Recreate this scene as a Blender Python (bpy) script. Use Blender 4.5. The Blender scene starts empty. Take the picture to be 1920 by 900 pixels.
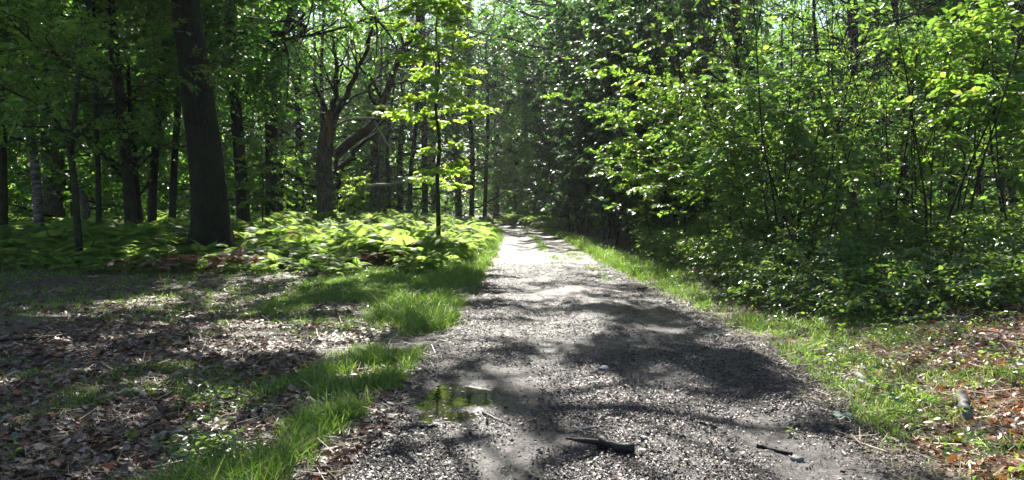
import bpy, math
import numpy as np
from mathutils import noise as mnoise

# ------------------------------------------------------------------ basics
SC = bpy.context.scene
COL = SC.collection
FPX, CX, HZ, CAMZ = 1386.0, 960.0, 390.0, 1.5      # focal length, horizon of the photograph (1920 x 900)
SUN_EL = math.radians(43.0)
SUN_AZ = math.radians(-7.0)                        # left of straight ahead
COT = math.cos(SUN_AZ) / math.tan(SUN_EL)
SXT = -math.sin(SUN_AZ) / math.tan(SUN_EL)          # shadows fall towards the viewer and to the right
UP = np.array([0.0, 0.0, 1.0])
HAZE = 0.0003


def P(px, py, d):
    """point seen at photo pixel (px, py), d metres ahead"""
    return np.array([(px - CX) / FPX * d, d, CAMZ - (py - HZ) / FPX * d])


def unit(v):
    return v / np.maximum(np.linalg.norm(v, axis=-1, keepdims=True), 1e-9)


def smooth(a, b, x):
    t = np.clip((np.asarray(x, float) - a) / (b - a), 0, 1)
    return t * t * (3 - 2 * t)


# value noise ------------------------------------------------------------
_LAT = np.random.default_rng(77).random((256, 256))


def vnoise(x, y, ox=0):
    x = np.asarray(x, float) + 1000.37 + ox * 17.3
    y = np.asarray(y, float) + 1000.71 + ox * 9.1
    xi, yi = np.floor(x).astype(int), np.floor(y).astype(int)
    fx, fy = x - xi, y - yi
    fx, fy = fx * fx * (3 - 2 * fx), fy * fy * (3 - 2 * fy)
    a, b = _LAT[xi % 256, yi % 256], _LAT[(xi + 1) % 256, yi % 256]
    c, d = _LAT[xi % 256, (yi + 1) % 256], _LAT[(xi + 1) % 256, (yi + 1) % 256]
    return (a * (1 - fx) + b * fx) * (1 - fy) + (c * (1 - fx) + d * fx) * fy


def fbm(x, y, ox=0, oct=3):
    s, a, t = 0, 1.0, 0
    for k in range(oct):
        s = s + a * vnoise(np.asarray(x) * 2 ** k, np.asarray(y) * 2 ** k, ox + 3 * k)
        t += a
        a *= 0.5
    return s / t


# ------------------------------------------------------------------ the ground
PY = [-5, 4.08, 5.07, 6.71, 9.9, 16, 23.1, 34.6, 46, 56, 66, 76, 88, 104]
PL = [-1.45, -1.25, -1.13, -.97, -.75, -.66, -.52, -.5, -.6, -1.0, -2.2, -5.2, -11.5, -22]
PR = [2.2, 2.34, 2.45, 2.7, 2.76, 2.62, 2.5, 2.5, 2.1, 1.5, .2, -2.6, -8.6, -18.5]


def pl(y):
    return np.interp(y, PY, PL)


def pr(y):
    return np.interp(y, PY, PR)


def gz(x, y):
    x, y = np.asarray(x, float), np.asarray(y, float)
    l, r = pl(y), pr(y)
    z = 0.42 * smooth(14, 40, y) * smooth(0.2, 6, l - x)
    z = z + 0.45 * smooth(0.3, 5, x - r)
    side = smooth(-0.2, 1.2, np.maximum(l - x, x - r))
    z = z + side * (0.16 * (fbm(x * .35, y * .35, 1) - .5) + 0.07 * (vnoise(x * 1.3, y * 1.3, 5) - .5))
    z = z + 0.02 * (vnoise(x * .8, y * .8, 2) - .5)
    z = z + 0.8 * smooth(75, 130, y)
    return z


# what share of the ground is sunlit; the gaps in the high canopy are left where the sun comes through
ROWS = [(400, "666666666655444443332222222333"), (425, "666666666777777654444333334444"),
        (450, "444444578999999877766644445555"), (475, "222222346899999966666888988766"),
        (500, "222222222356667653557899899998"), (530, "111112222333445645445679999876"),
        (560, "111112223334445565422346899876"), (600, "112688899886534464221123467888"),
        (640, "833689999877344565321112467899"), (680, "221688877667554576422212467899"),
        (720, "222466777765556688642223557899"), (770, "112244544566667799887766545687"),
        (820, "121232345667778899998887765567"), (870, "121233345677788899998887754345"),
        (930, "111222345666777889988876543333")]
_RY = np.array([r[0] for r in ROWS], float)
_RM = np.array([[int(c) for c in r[1]] for r in ROWS], float) / 10.0
_qx, _qy = np.meshgrid(np.linspace(-30, 30, 300), np.linspace(3, 60, 300))


def _raw(x, y):
    return 0.5 * vnoise(x / .85, y / 1.0, 11) + 0.5 * vnoise(x / .36, y / .45, 12)


_CDF = np.sort(_raw(_qx, _qy).ravel())


def lit(x, y, z):
    """True where foliage at (x, y, z) would shade a sunlit patch"""
    x0, z0_ = x, z
    x = x + z * SXT
    yy = y - z * COT
    ok = (yy > 3.4) & (yy < 56)
    ys = np.clip(yy, 3.4, 200)
    py = HZ + CAMZ * FPX / ys
    px = CX + FPX * x / ys
    u = np.clip(px / 64 - .5, 0, 28.999)
    v = np.clip(np.interp(py, _RY, np.arange(len(_RY))), 0, len(_RY) - 1.001)
    i, j = v.astype(int), u.astype(int)
    fv, fu = v - i, u - j
    m = (_RM[i, j] * (1 - fu) + _RM[i, j + 1] * fu) * (1 - fv) + (_RM[i + 1, j] * (1 - fu) + _RM[i + 1, j + 1] * fu) * fv
    n = np.searchsorted(_CDF, _raw(x, yy)) / len(_CDF)
    out = ok & (n < m) & (px > -300) & (px < 2200)
    # keep the sun on the hazels by the track
    y3 = y - (z - 3.0) * COT
    x3 = x0 + (z - 3.0) * SXT
    hz = (z > 4.5) & (x3 > 2.0) & (x3 < 14) & (y3 > 8) & (y3 < 22)
    out |= hz & (vnoise(x3 / 1.4, y3 / 1.4, 21) < np.interp(x3, [2, 9, 12, 14], [.93, .92, .85, .7]))
    # and on the sapling
    y4 = y - (z - 4.0) * COT
    x4 = x0 + (z - 4.0) * SXT
    out |= (z > 6.5) & (x4 > -4.0) & (x4 < -.2) & (y4 > 19.6) & (y4 < 24)
    # and in the clearing at the bend of the track
    out |= (yy > 58) & (yy < 90) & (x > -10) & (x < 5) & (vnoise(x / 1.6, yy / 1.8, 23) < .5)
    return out


# ------------------------------------------------------------------ mesh helpers
def mesh(name, V, F, mats, smooth_=False, midx=None):
    me = bpy.data.meshes.new(name)
    V = np.ascontiguousarray(V, dtype=np.float32)
    F = np.ascontiguousarray(F, dtype=np.int32)
    n, k = F.shape
    me.vertices.add(len(V))
    me.vertices.foreach_set("co", V.ravel())
    me.loops.add(n * k)
    me.loops.foreach_set("vertex_index", F.ravel())
    me.polygons.add(n)
    me.polygons.foreach_set("loop_start", np.arange(0, n * k, k, dtype=np.int32))
    if smooth_:
        me.polygons.foreach_set("use_smooth", np.ones(n, dtype=bool))
    for m in (mats if isinstance(mats, (list, tuple)) else [mats]):
        me.materials.append(m)
    if midx is not None:
        me.polygons.foreach_set("material_index", np.asarray(midx, dtype=np.int32))
    me.update(calc_edges=True)
    return me


def cat(parts):
    """join [(V, F), ...]"""
    Vs, Fs, o = [], [], 0
    for V, F in parts:
        if len(V) == 0:
            continue
        Vs.append(V)
        Fs.append(F + o)
        o += len(V)
    return np.concatenate(Vs), np.concatenate(Fs)


def link(name, me, parent=None, loc=(0, 0, 0), **props):
    o = bpy.data.objects.new(name, me)
    COL.objects.link(o)
    o.location = loc
    if parent is not None:
        o.parent = parent
    for k, v in props.items():
        o[k] = v
    return o


def tag(o, label, category, group=None):
    o["label"] = label
    o["category"] = category
    if group:
        o["group"] = group
    return o


def thing(name, loc, label, category, group=None):
    o = bpy.data.objects.new(name, None)
    o.empty_display_size = 0.3
    COL.objects.link(o)
    o.location = [float(c) for c in loc]
    return tag(o, label, category, group)


def tubes(pts, rad, s=5):
    """pts (N,K,3), rad (N,K) -> quads of N closed-looking tubes"""
    N, K, _ = pts.shape
    T = unit(np.gradient(pts, axis=1))
    mean = np.abs(T.mean(1))
    ref = np.eye(3)[np.argmin(mean, axis=1)][:, None, :]
    A = unit(np.cross(T, np.broadcast_to(ref, T.shape)))
    B = np.cross(T, A)
    th = np.arange(s) / s * 2 * np.pi
    V = pts[:, :, None, :] + rad[:, :, None, None] * (np.cos(th)[None, None, :, None] * A[:, :, None, :] + np.sin(th)[None, None, :, None] * B[:, :, None, :])
    V = V.reshape(-1, 3)
    n, k, j = np.meshgrid(np.arange(N), np.arange(K - 1), np.arange(s), indexing="ij")
    b = n * K * s + k * s
    F = np.stack([b + j, b + (j + 1) % s, b + s + (j + 1) % s, b + s + j], -1).reshape(-1, 4)
    # tip cap
    return V, F


def resample(poly, K):
    poly = np.asarray(poly, float)
    s = np.concatenate([[0], np.cumsum(np.linalg.norm(np.diff(poly, axis=0), axis=1))])
    t = np.linspace(0, s[-1], K)
    return np.stack([np.interp(t, s, poly[:, i]) for i in range(poly.shape[1])], -1)


def spline(poly, K):
    """smooth resample (Catmull-Rom)"""
    p = np.asarray(poly, float)
    q = np.vstack([2 * p[0] - p[1], p, 2 * p[-1] - p[-2]])
    out = []
    for t in np.linspace(0, len(p) - 1 - 1e-6, K):
        i = int(t)
        f = t - i
        a, b, c, d = q[i], q[i + 1], q[i + 2], q[i + 3]
        out.append(.5 * (2 * b + (c - a) * f + (2 * a - 5 * b + 4 * c - d) * f * f + (3 * b - a - 3 * c + d) * f ** 3))
    return np.array(out)


# leaves -----------------------------------------------------------------
LEAF_V = np.array([[0, 0, 0], [.28, .27, .07], [.68, .25, .05], [1, 0, -.08], [.68, -.25, .05], [.28, -.27, .07]])
LEAF_F = np.array([[0, 1, 2, 3], [0, 3, 4, 5]])
DIA_V = np.array([[0, 0, 0], [.45, .38, .07], [1, 0, -.03], [.5, -.38, .07]])
DIA_F = np.array([[0, 1, 2, 3]])
OAK_V = np.array([[0, 0, 0], [.25, .16, .03], [.42, .30, .05], [.52, .17, .02], [.72, .28, .03], [.95, .12, -.02], [1, 0, -.05],
                  [.95, -.12, -.02], [.72, -.28, .03], [.52, -.17, .02], [.42, -.30, .05], [.25, -.16, .03]])
OAK_F = np.array([[0, 1, 2, 3], [0, 3, 9, 9], [3, 4, 5, 6], [9, 3, 6, 9], [9, 6, 7, 8], [0, 9, 10, 11]])
OAK_F = np.array([[0, 1, 2, 3], [0, 3, 6, 9], [3, 4, 5, 6], [9, 6, 7, 8], [0, 9, 10, 11]])


def stamp(tv, tf, pos, ax, nrm, size, wid=1.0):
    """stamp a template (along, side, up) at pos with axis ax and normal nrm"""
    ax = unit(ax)
    sd = unit(np.cross(nrm, ax))
    nn = np.cross(ax, sd)
    size = np.broadcast_to(np.asarray(size, float), (len(pos),))
    wid = np.broadcast_to(np.asarray(wid, float), (len(pos),))
    V = pos[:, None, :] + size[:, None, None] * (tv[None, :, 0, None] * ax[:, None, :] + (tv[None, :, 1] * wid[:, None])[..., None] * sd[:, None, :] + tv[None, :, 2, None] * nn[:, None, :])
    F = tf[None] + (np.arange(len(pos)) * len(tv))[:, None, None]
    return V.reshape(-1, 3), F.reshape(-1, tf.shape[1])


def spray(rng, pos, dr, L, n, size, tv=LEAF_V, tf=LEAF_F, droop=.25, tilt=.45, spread=.9, hang=.15):
    """flat twig sprays: n leaves along each of M twigs -> (V, F), twig polylines"""
    M = len(pos)
    L = np.broadcast_to(np.asarray(L, float), (M,))
    dr = unit(dr)
    upv = unit(UP + rng.normal(0, .22, (M, 3)))
    sd = unit(np.cross(upv, dr))
    t = (np.arange(n) + rng.random((M, n))) / n
    t = .12 + .88 * t
    along = dr[:, None, :] * (L[:, None] * t)[..., None]
    sag = -UP * (droop * L[:, None] * t * t)[..., None]
    base = pos[:, None, :] + along + sag
    sgn = np.where((np.arange(n) % 2) == 0, 1, -1)[None, :] * (1 - .9 * (t > .93))
    ax = dr[:, None, :] * (.35 + .5 * t)[..., None] + sd[:, None, :] * (sgn * spread)[..., None] - UP * (hang + droop * t)[..., None] + rng.normal(0, .22, (M, n, 3))
    nr = upv[:, None, :] + rng.normal(0, tilt, (M, n, 3))
    base = base + sd[:, None, :] * (sgn * .03 * L[:, None])[..., None]
    sz = size * rng.uniform(.65, 1.15, (M, n)) * rng.uniform(.72, 1.28, (M, 1))
    V, F = stamp(tv, tf, base.reshape(-1, 3), ax.reshape(-1, 3), unit(nr).reshape(-1, 3), sz.ravel(), rng.uniform(.85, 1.2, M * n))
    tt = np.array([0, .5, 1.0])
    tw = pos[:, None, :] + dr[:, None, :] * (L[:, None] * tt)[..., None] - UP * (droop * L[:, None] * tt * tt)[..., None]
    return (V, F), tw


def grow(rng, org, dr, L, r, K=6, wander=.18, up=.05, taper=.25):
    N = len(org)
    L = np.broadcast_to(np.asarray(L, float), (N,))
    r = np.broadcast_to(np.asarray(r, float), (N,))
    pts = np.zeros((N, K, 3))
    pts[:, 0] = org
    d = unit(dr)
    for k in range(1, K):
        pts[:, k] = pts[:, k - 1] + d * (L / (K - 1))[:, None]
        d = unit(d + rng.normal(0, wander, (N, 3)) + UP * up)
    rad = r[:, None] * np.linspace(1, taper, K)[None]
    return pts, rad


def fork(rng, pts, rad, nc, t0=.3, t1=1.0, ang=.9, lr=.55, flat=.6, rr=.6):
    N, K, _ = pts.shape
    L = np.linalg.norm(np.diff(pts, axis=1), axis=2).sum(1)
    t = t0 + (t1 - t0) * (np.arange(nc) + rng.random((N, nc))) / nc
    f = np.clip(t * (K - 1), 0, K - 1.001)
    i = f.astype(int)
    w = (f - i)[..., None]
    n = np.arange(N)[:, None]
    pos = pts[n, i] * (1 - w) + pts[n, i + 1] * w
    tg = unit(pts[n, i + 1] - pts[n, i])
    rd = rad[n, i] * (1 - w[..., 0]) + rad[n, i + 1] * w[..., 0]
    pv = rng.normal(0, 1, (N, nc, 3))
    pv[..., 2] *= (1 - flat)
    pv = unit(pv - (pv * tg).sum(-1, keepdims=True) * tg)
    a = ang * rng.uniform(.7, 1.25, (N, nc))[..., None]
    d = tg * np.cos(a) + pv * np.sin(a)
    l = L[:, None] * lr * (1.2 - .6 * t) * rng.uniform(.7, 1.25, (N, nc))
    return pos.reshape(-1, 3), d.reshape(-1, 3), l.ravel(), (rd * rr).ravel()


# ------------------------------------------------------------------ materials
def new_mat(name):
    m = bpy.data.materials.new(name)
    m.use_nodes = True
    nt = m.node_tree
    nt.nodes.clear()
    out = nt.nodes.new("ShaderNodeOutputMaterial")
    return m, nt, out


def N(nt, t, **kw):
    n = nt.nodes.new(t)
    for k, v in kw.items():
        if k in n.inputs:
            n.inputs[k].default_value = v
        else:
            setattr(n, k, v)
    return n


def ramp(nt, stops, src=None, interp="LINEAR"):
    n = nt.nodes.new("ShaderNodeValToRGB")
    cr = n.color_ramp
    cr.interpolation = interp
    while len(cr.elements) < len(stops):
        cr.elements.new(.5)
    for e, (p, c) in zip(cr.elements, stops):
        e.position = p
        e.color = (c[0], c[1], c[2], 1)
    if src is not None:
        nt.links.new(src, n.inputs[0])
    return n


def leaf_mat(name, stops, tstops, rough=.42, mix=.5, spec=.5):
    m, nt, out = new_mat(name)
    g = N(nt, "ShaderNodeNewGeometry")
    c = ramp(nt, stops, g.outputs["Random Per Island"])
    t = ramp(nt, tstops, g.outputs["Random Per Island"])
    b = N(nt, "ShaderNodeBsdfPrincipled", Roughness=rough)
    b.inputs["Specular IOR Level"].default_value = spec
    tr = N(nt, "ShaderNodeBsdfTranslucent")
    nt.links.new(c.outputs[0], b.inputs["Base Color"])
    nt.links.new(t.outputs[0], tr.inputs["Color"])
    mx = N(nt, "ShaderNodeMixShader")
    mx.inputs[0].default_value = mix
    nt.links.new(b.outputs[0], mx.inputs[1])
    nt.links.new(tr.outputs[0], mx.inputs[2])
    nt.links.new(mx.outputs[0], out.inputs[0])
    return m


def bark_mat(name, c1, c2, moss=None, mossamt=.5, scale=9, stretch=.16, bump=.6, dist=.03):
    m, nt, out = new_mat(name)
    tc = N(nt, "ShaderNodeTexCoord")
    mp = N(nt, "ShaderNodeMapping")
    mp.inputs["Scale"].default_value = (1, 1, stretch)
    nt.links.new(tc.outputs["Object"], mp.inputs[0])
    n1 = N(nt, "ShaderNodeTexNoise", Scale=scale * 1.6, Detail=7, Roughness=.65)
    v = N(nt, "ShaderNodeTexVoronoi", Scale=scale)
    v.feature = "DISTANCE_TO_EDGE"
    n3 = N(nt, "ShaderNodeTexNoise", Scale=scale * .8, Detail=2)
    ad = N(nt, "ShaderNodeVectorMath", operation="ADD")
    sc = N(nt, "ShaderNodeVectorMath", operation="SCALE")
    sc.inputs["Scale"].default_value = .12
    nt.links.new(mp.outputs[0], n3.inputs["Vector"])
    nt.links.new(n3.outputs["Color"], sc.inputs[0])
    nt.links.new(mp.outputs[0], ad.inputs[0])
    nt.links.new(sc.outputs[0], ad.inputs[1])
    nt.links.new(ad.outputs[0], v.inputs["Vector"])
    nt.links.new(mp.outputs[0], n1.inputs["Vector"])
    mul = N(nt, "ShaderNodeMath", operation="MULTIPLY")
    mr = N(nt, "ShaderNodeMapRange")
    mr.inputs["From Max"].default_value = .16
    nt.links.new(v.outputs["Distance"], mr.inputs[0])
    nt.links.new(mr.outputs[0], mul.inputs[0])
    nt.links.new(n1.outputs["Fac"], mul.inputs[1])
    col = ramp(nt, [(.05, c1), (.55, c2)], mul.outputs[0])
    last = col.outputs[0]
    if moss:
        n2 = N(nt, "ShaderNodeTexNoise", Scale=2.3, Detail=6, Roughness=.7)
        nt.links.new(tc.outputs["Object"], n2.inputs["Vector"])
        r2 = ramp(nt, [(.62 - .3 * mossamt, (0, 0, 0)), (.74 - .3 * mossamt, (1, 1, 1))], n2.outputs["Fac"])
        mixc = N(nt, "ShaderNodeMix", data_type="RGBA")
        nt.links.new(r2.outputs[0], mixc.inputs[0])
        nt.links.new(last, mixc.inputs[6])
        mixc.inputs[7].default_value = (*moss, 1)
        last = mixc.outputs[2]
    b = N(nt, "ShaderNodeBsdfPrincipled", Roughness=.85)
    b.inputs["Specular IOR Level"].default_value = .25
    nt.links.new(last, b.inputs["Base Color"])
    bp = N(nt, "ShaderNodeBump", Strength=bump, Distance=dist)
    nt.links.new(mul.outputs[0], bp.inputs["Height"])
    nt.links.new(bp.outputs[0], b.inputs["Normal"])
    nt.links.new(b.outputs[0], out.inputs[0])
    return m


def plain_mat(name, c1, c2, scale=20, rough=.8, bump=.3, dist=.01, spec=.3):
    m, nt, out = new_mat(name)
    tc = N(nt, "ShaderNodeTexCoord")
    n1 = N(nt, "ShaderNodeTexNoise", Scale=scale, Detail=6, Roughness=.65)
    nt.links.new(tc.outputs["Object"], n1.inputs["Vector"])
    c = ramp(nt, [(.3, c1), (.7, c2)], n1.outputs["Fac"])
    b = N(nt, "ShaderNodeBsdfPrincipled", Roughness=rough)
    b.inputs["Specular IOR Level"].default_value = spec
    nt.links.new(c.outputs[0], b.inputs["Base Color"])
    bp = N(nt, "ShaderNodeBump", Strength=bump, Distance=dist)
    nt.links.new(n1.outputs["Fac"], bp.inputs["Height"])
    nt.links.new(bp.outputs[0], b.inputs["Normal"])
    nt.links.new(b.outputs[0], out.inputs[0])
    return m


G = lambda r, g, b: (r, g, b)
M_LEAF = leaf_mat("woodland_leaf", [(0, G(.028, .062, .018)), (.6, G(.045, .09, .022)), (1, G(.07, .115, .025))],
                  [(0, G(.14, .36, .04)), (.6, G(.25, .52, .055)), (1, G(.42, .64, .08))], rough=.42, mix=.52, spec=.5)
M_LEAF_D = leaf_mat("dark_leaf", [(0, G(.022, .052, .018)), (1, G(.05, .095, .026))],
                    [(0, G(.09, .26, .04)), (1, G(.21, .44, .06))], rough=.42, mix=.45, spec=.5)
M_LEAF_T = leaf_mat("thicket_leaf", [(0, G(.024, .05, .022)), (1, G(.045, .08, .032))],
                    [(0, G(.05, .13, .03)), (1, G(.12, .25, .045))], rough=.45, mix=.36, spec=.4)  # dull leaf; the thicket's shade is partly put into its colour
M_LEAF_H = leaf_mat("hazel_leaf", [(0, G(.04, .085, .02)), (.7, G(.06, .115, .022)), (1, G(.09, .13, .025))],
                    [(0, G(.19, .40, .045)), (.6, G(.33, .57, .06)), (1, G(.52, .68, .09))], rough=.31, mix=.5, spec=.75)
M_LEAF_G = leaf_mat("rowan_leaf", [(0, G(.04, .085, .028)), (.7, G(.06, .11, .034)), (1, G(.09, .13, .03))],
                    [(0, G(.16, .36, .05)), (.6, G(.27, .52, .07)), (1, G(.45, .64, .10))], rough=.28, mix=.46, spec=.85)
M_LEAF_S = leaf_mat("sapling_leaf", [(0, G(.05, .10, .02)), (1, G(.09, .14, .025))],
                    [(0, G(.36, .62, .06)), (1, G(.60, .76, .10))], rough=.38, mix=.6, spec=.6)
M_FERN = leaf_mat("bracken", [(0, G(.055, .11, .028)), (.9, G(.09, .14, .04)), (.97, G(.16, .10, .04)), (1, G(.2, .11, .05))],
                  [(0, G(.32, .58, .09)), (.9, G(.56, .76, .16)), (.97, G(.4, .25, .08)), (1, G(.4, .22, .08))], rough=.5, mix=.57, spec=.35)
M_GRASS = leaf_mat("grass", [(0, G(.03, .065, .015)), (.8, G(.09, .15, .03)), (.86, G(.11, .16, .04)), (.93, G(.24, .2, .1)), (1, G(.34, .28, .16))],
                   [(0, G(.10, .22, .02)), (.8, G(.31, .54, .06)), (.92, G(.42, .58, .08)), (1, G(.6, .55, .25))], rough=.42, mix=.5)
M_BRAM = leaf_mat("bramble", [(0, G(.04, .085, .032)), (.75, G(.075, .13, .05)), (1, G(.11, .16, .05))],
                  [(0, G(.18, .36, .05)), (.8, G(.33, .52, .06)), (1, G(.45, .6, .07))], rough=.30, mix=.42, spec=.6)
M_LITTER = leaf_mat("dead_leaf", [(0, G(.035, .021, .014)), (.4, G(.085, .053, .034)), (.72, G(.19, .125, .088)), (.9, G(.36, .28, .23)), (.96, G(.30, .10, .03)), (1, G(.34, .09, .03))],
                    [(0, G(.05, .03, .02)), (.7, G(.2, .1, .05)), (.9, G(.25, .14, .08)), (1, G(.5, .14, .03))], rough=.45, mix=.2)
M_LITTER_R = leaf_mat("russet_leaf", [(0, G(.08, .045, .03)), (.35, G(.19, .11, .07)), (.6, G(.33, .24, .19)), (.8, G(.34, .19, .10)), (1, G(.40, .17, .06))],
                      [(0, G(.1, .05, .02)), (.6, G(.3, .16, .08)), (.8, G(.5, .17, .05)), (1, G(.6, .16, .03))], rough=.45, mix=.25)
M_STRAW = leaf_mat("straw", [(0, G(.10, .075, .045)), (.6, G(.22, .17, .10)), (1, G(.38, .32, .2))], [(0, G(.1, .07, .04)), (1, G(.3, .24, .12))], rough=.5, mix=.2)
M_CHIP = leaf_mat("chip", [(0, G(.014, .0105, .0095)), (.45, G(.046, .033, .031)), (.8, G(.092, .068, .063)), (.93, G(.19, .16, .15)), (.97, G(.07, .09, .025)), (1, G(.2, .09, .05))],
                  [(0, G(.03, .03, .02)), (1, G(.1, .08, .06))], rough=.48, mix=.05, spec=.42)
M_BARK = bark_mat("oak_bark", G(.004, .0033, .0026), G(.028, .022, .016), moss=G(.017, .025, .008), mossamt=.62, scale=13, bump=1.0, dist=.06)
M_BARK_D = bark_mat("dark_bark", G(.006, .005, .004), G(.034, .028, .022), moss=G(.03, .042, .014), mossamt=.5, scale=20)
M_BARK_G = bark_mat("grey_bark", G(.03, .027, .023), G(.15, .13, .105), moss=G(.04, .055, .02), mossamt=.35, scale=14)
M_TWIG = plain_mat("twig_bark", G(.02, .016, .012), G(.06, .048, .036), scale=30)
M_DEAD = plain_mat("bleached_wood", G(.13, .11, .09), G(.34, .30, .25), scale=25)
M_TORN = bark_mat("torn_wood", G(.05, .03, .02), G(.21, .12, .075), scale=8, stretch=.05)


# birch bark
def birch():
    m, nt, out = new_mat("birch_bark")
    tc = N(nt, "ShaderNodeTexCoord")
    mp = N(nt, "ShaderNodeMapping")
    mp.inputs["Scale"].default_value = (2.5, 2.5, 9)
    nt.links.new(tc.outputs["Object"], mp.inputs[0])
    n1 = N(nt, "ShaderNodeTexNoise", Scale=1.6, Detail=5, Roughness=.7)
    nt.links.new(mp.outputs[0], n1.inputs["Vector"])
    c = ramp(nt, [(.44, G(.018, .015, .013)), (.56, G(.13, .12, .105)), (.82, G(.34, .32, .29))], n1.outputs["Fac"])
    b = N(nt, "ShaderNodeBsdfPrincipled", Roughness=.7)
    nt.links.new(c.outputs[0], b.inputs["Base Color"])
    bp = N(nt, "ShaderNodeBump", Strength=.5, Distance=.02)
    nt.links.new(n1.outputs["Fac"], bp.inputs["Height"])
    nt.links.new(bp.outputs[0], b.inputs["Normal"])
    nt.links.new(b.outputs[0], out.inputs[0])
    return m


M_BIRCH = birch()


def ground_mat(name, kind):
    m, nt, out = new_mat(name)
    tc = N(nt, "ShaderNodeTexCoord")
    co = tc.outputs["Object"]
    nb = N(nt, "ShaderNodeTexNoise", Scale=.55, Detail=5, Roughness=.6)
    nm = N(nt, "ShaderNodeTexNoise", Scale=7, Detail=8, Roughness=.72)
    nf = N(nt, "ShaderNodeTexNoise", Scale=48, Detail=6, Roughness=.7)
    vo = N(nt, "ShaderNodeTexVoronoi", Scale=34 if kind == "path" else 20)
    vo2 = N(nt, "ShaderNodeTexVoronoi", Scale=85)
    for n in (nb, nm, nf, vo, vo2):
        nt.links.new(co, n.inputs["Vector"])
    if kind == "path":
        c1 = ramp(nt, [(.3, G(.013, .011, .0105)), (.55, G(.045, .035, .033)), (.8, G(.1, .08, .076))], nm.outputs["Fac"])
        c2 = ramp(nt, [(0, G(.014, .012, .011)), (.5, G(.05, .039, .037)), (.85, G(.108, .088, .084)), (1, G(.22, .2, .19))])
        spec, rough = .34, .5
    else:
        c1 = ramp(nt, [(.3, G(.022, .016, .011)), (.55, G(.055, .04, .028)), (.75, G(.10, .075, .055))], nm.outputs["Fac"])
        c2 = ramp(nt, [(0, G(.03, .02, .014)), (.5, G(.08, .055, .04)), (.85, G(.16, .12, .095)), (1, G(.25, .2, .17))])
        spec, rough = .4, .6
    sep = N(nt, "ShaderNodeSeparateColor")
    nt.links.new(vo.outputs["Color"], sep.inputs[0])
    nt.links.new(sep.outputs[0], c2.inputs[0])
    mx = N(nt, "ShaderNodeMix", data_type="RGBA")
    mx.inputs[0].default_value = .5
    nt.links.new(c1.outputs[0], mx.inputs[6])
    nt.links.new(c2.outputs[0], mx.inputs[7])
    last = mx.outputs[2]
    # mossy film in patches
    r2 = ramp(nt, [(.56, (0, 0, 0)), (.68, (1, 1, 1))], nb.outputs["Fac"])
    f2 = N(nt, "ShaderNodeMath", operation="MULTIPLY")
    f2.inputs[1].default_value = .22 if kind == "path" else .65
    nt.links.new(r2.outputs[0], f2.inputs[0])
    mo = N(nt, "ShaderNodeMix", data_type="RGBA")
    nt.links.new(f2.outputs[0], mo.inputs[0])
    nt.links.new(last, mo.inputs[6])
    mo.inputs[7].default_value = (.05, .065, .02, 1)
    b = N(nt, "ShaderNodeBsdfPrincipled", Roughness=rough)
    b.inputs["Specular IOR Level"].default_value = spec
    nt.links.new(mo.outputs[2], b.inputs["Base Color"])
    rr = N(nt, "ShaderNodeMapRange")
    rr.inputs["From Min"].default_value, rr.inputs["From Max"].default_value = .3, .7
    rr.inputs["To Min"].default_value, rr.inputs["To Max"].default_value = rough - .12, rough + .2
    nt.links.new(nm.outputs["Fac"], rr.inputs[0])
    if kind == "path":
        av = N(nt, "ShaderNodeAttribute")
        av.attribute_name = "wet"
        rw = N(nt, "ShaderNodeMix")
        nt.links.new(av.outputs["Fac"], rw.inputs[0])
        nt.links.new(rr.outputs[0], rw.inputs[2])
        rw.inputs[3].default_value = .31
        nt.links.new(rw.outputs[0], b.inputs["Roughness"])
        dk = N(nt, "ShaderNodeMix", data_type="RGBA", blend_type="MULTIPLY")
        nt.links.new(av.outputs["Fac"], dk.inputs[0])
        nt.links.new(mo.outputs[2], dk.inputs[6])
        dk.inputs[7].default_value = (.55, .53, .5, 1)
        nt.links.new(dk.outputs[2], b.inputs["Base Color"])
    else:
        nt.links.new(rr.outputs[0], b.inputs["Roughness"])
    # relief: crumbs, chips, clods
    prev = None
    for node, key, st, ds in ((vo, "Color", .9, .016), (vo2, "Color", .6, .005), (nf, "Fac", .6, .012), (nm, "Fac", .7, .04)):
        bp = N(nt, "ShaderNodeBump", Strength=st, Distance=ds)
        nt.links.new(node.outputs[key], bp.inputs["Height"])
        if prev is not None:
            nt.links.new(prev.outputs[0], bp.inputs["Normal"])
        prev = bp
    nt.links.new(prev.outputs[0], b.inputs["Normal"])
    nt.links.new(b.outputs[0], out.inputs[0])
    return m


M_GROUND = ground_mat("forest_floor", "ground")
M_PATH = ground_mat("track_dirt", "path")
M_STONE = plain_mat("pebble", G(.06, .055, .05), G(.24, .22, .2), scale=18, rough=.6)
M_STONE_P = plain_mat("pale_pebble", G(.25, .24, .22), G(.5, .48, .45), scale=14, rough=.6)
M_WETWOOD = plain_mat("wet_wood", G(.008, .006, .005), G(.028, .022, .018), scale=30, rough=.45, bump=.6)


def water_mat():
    m, nt, out = new_mat("puddle_water")
    tc = N(nt, "ShaderNodeTexCoord")
    n = N(nt, "ShaderNodeTexNoise", Scale=9, Detail=3)
    nt.links.new(tc.outputs["Object"], n.inputs["Vector"])
    b = N(nt, "ShaderNodeBsdfPrincipled", Roughness=.02, IOR=1.33)
    b.inputs["Base Color"].default_value = (.03, .026, .015, 1)
    bp = N(nt, "ShaderNodeBump", Strength=.08, Distance=.01)
    nt.links.new(n.outputs["Fac"], bp.inputs["Height"])
    nt.links.new(bp.outputs[0], b.inputs["Normal"])
    nt.links.new(b.outputs[0], out.inputs[0])
    return m


M_WATER = water_mat()


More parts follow.
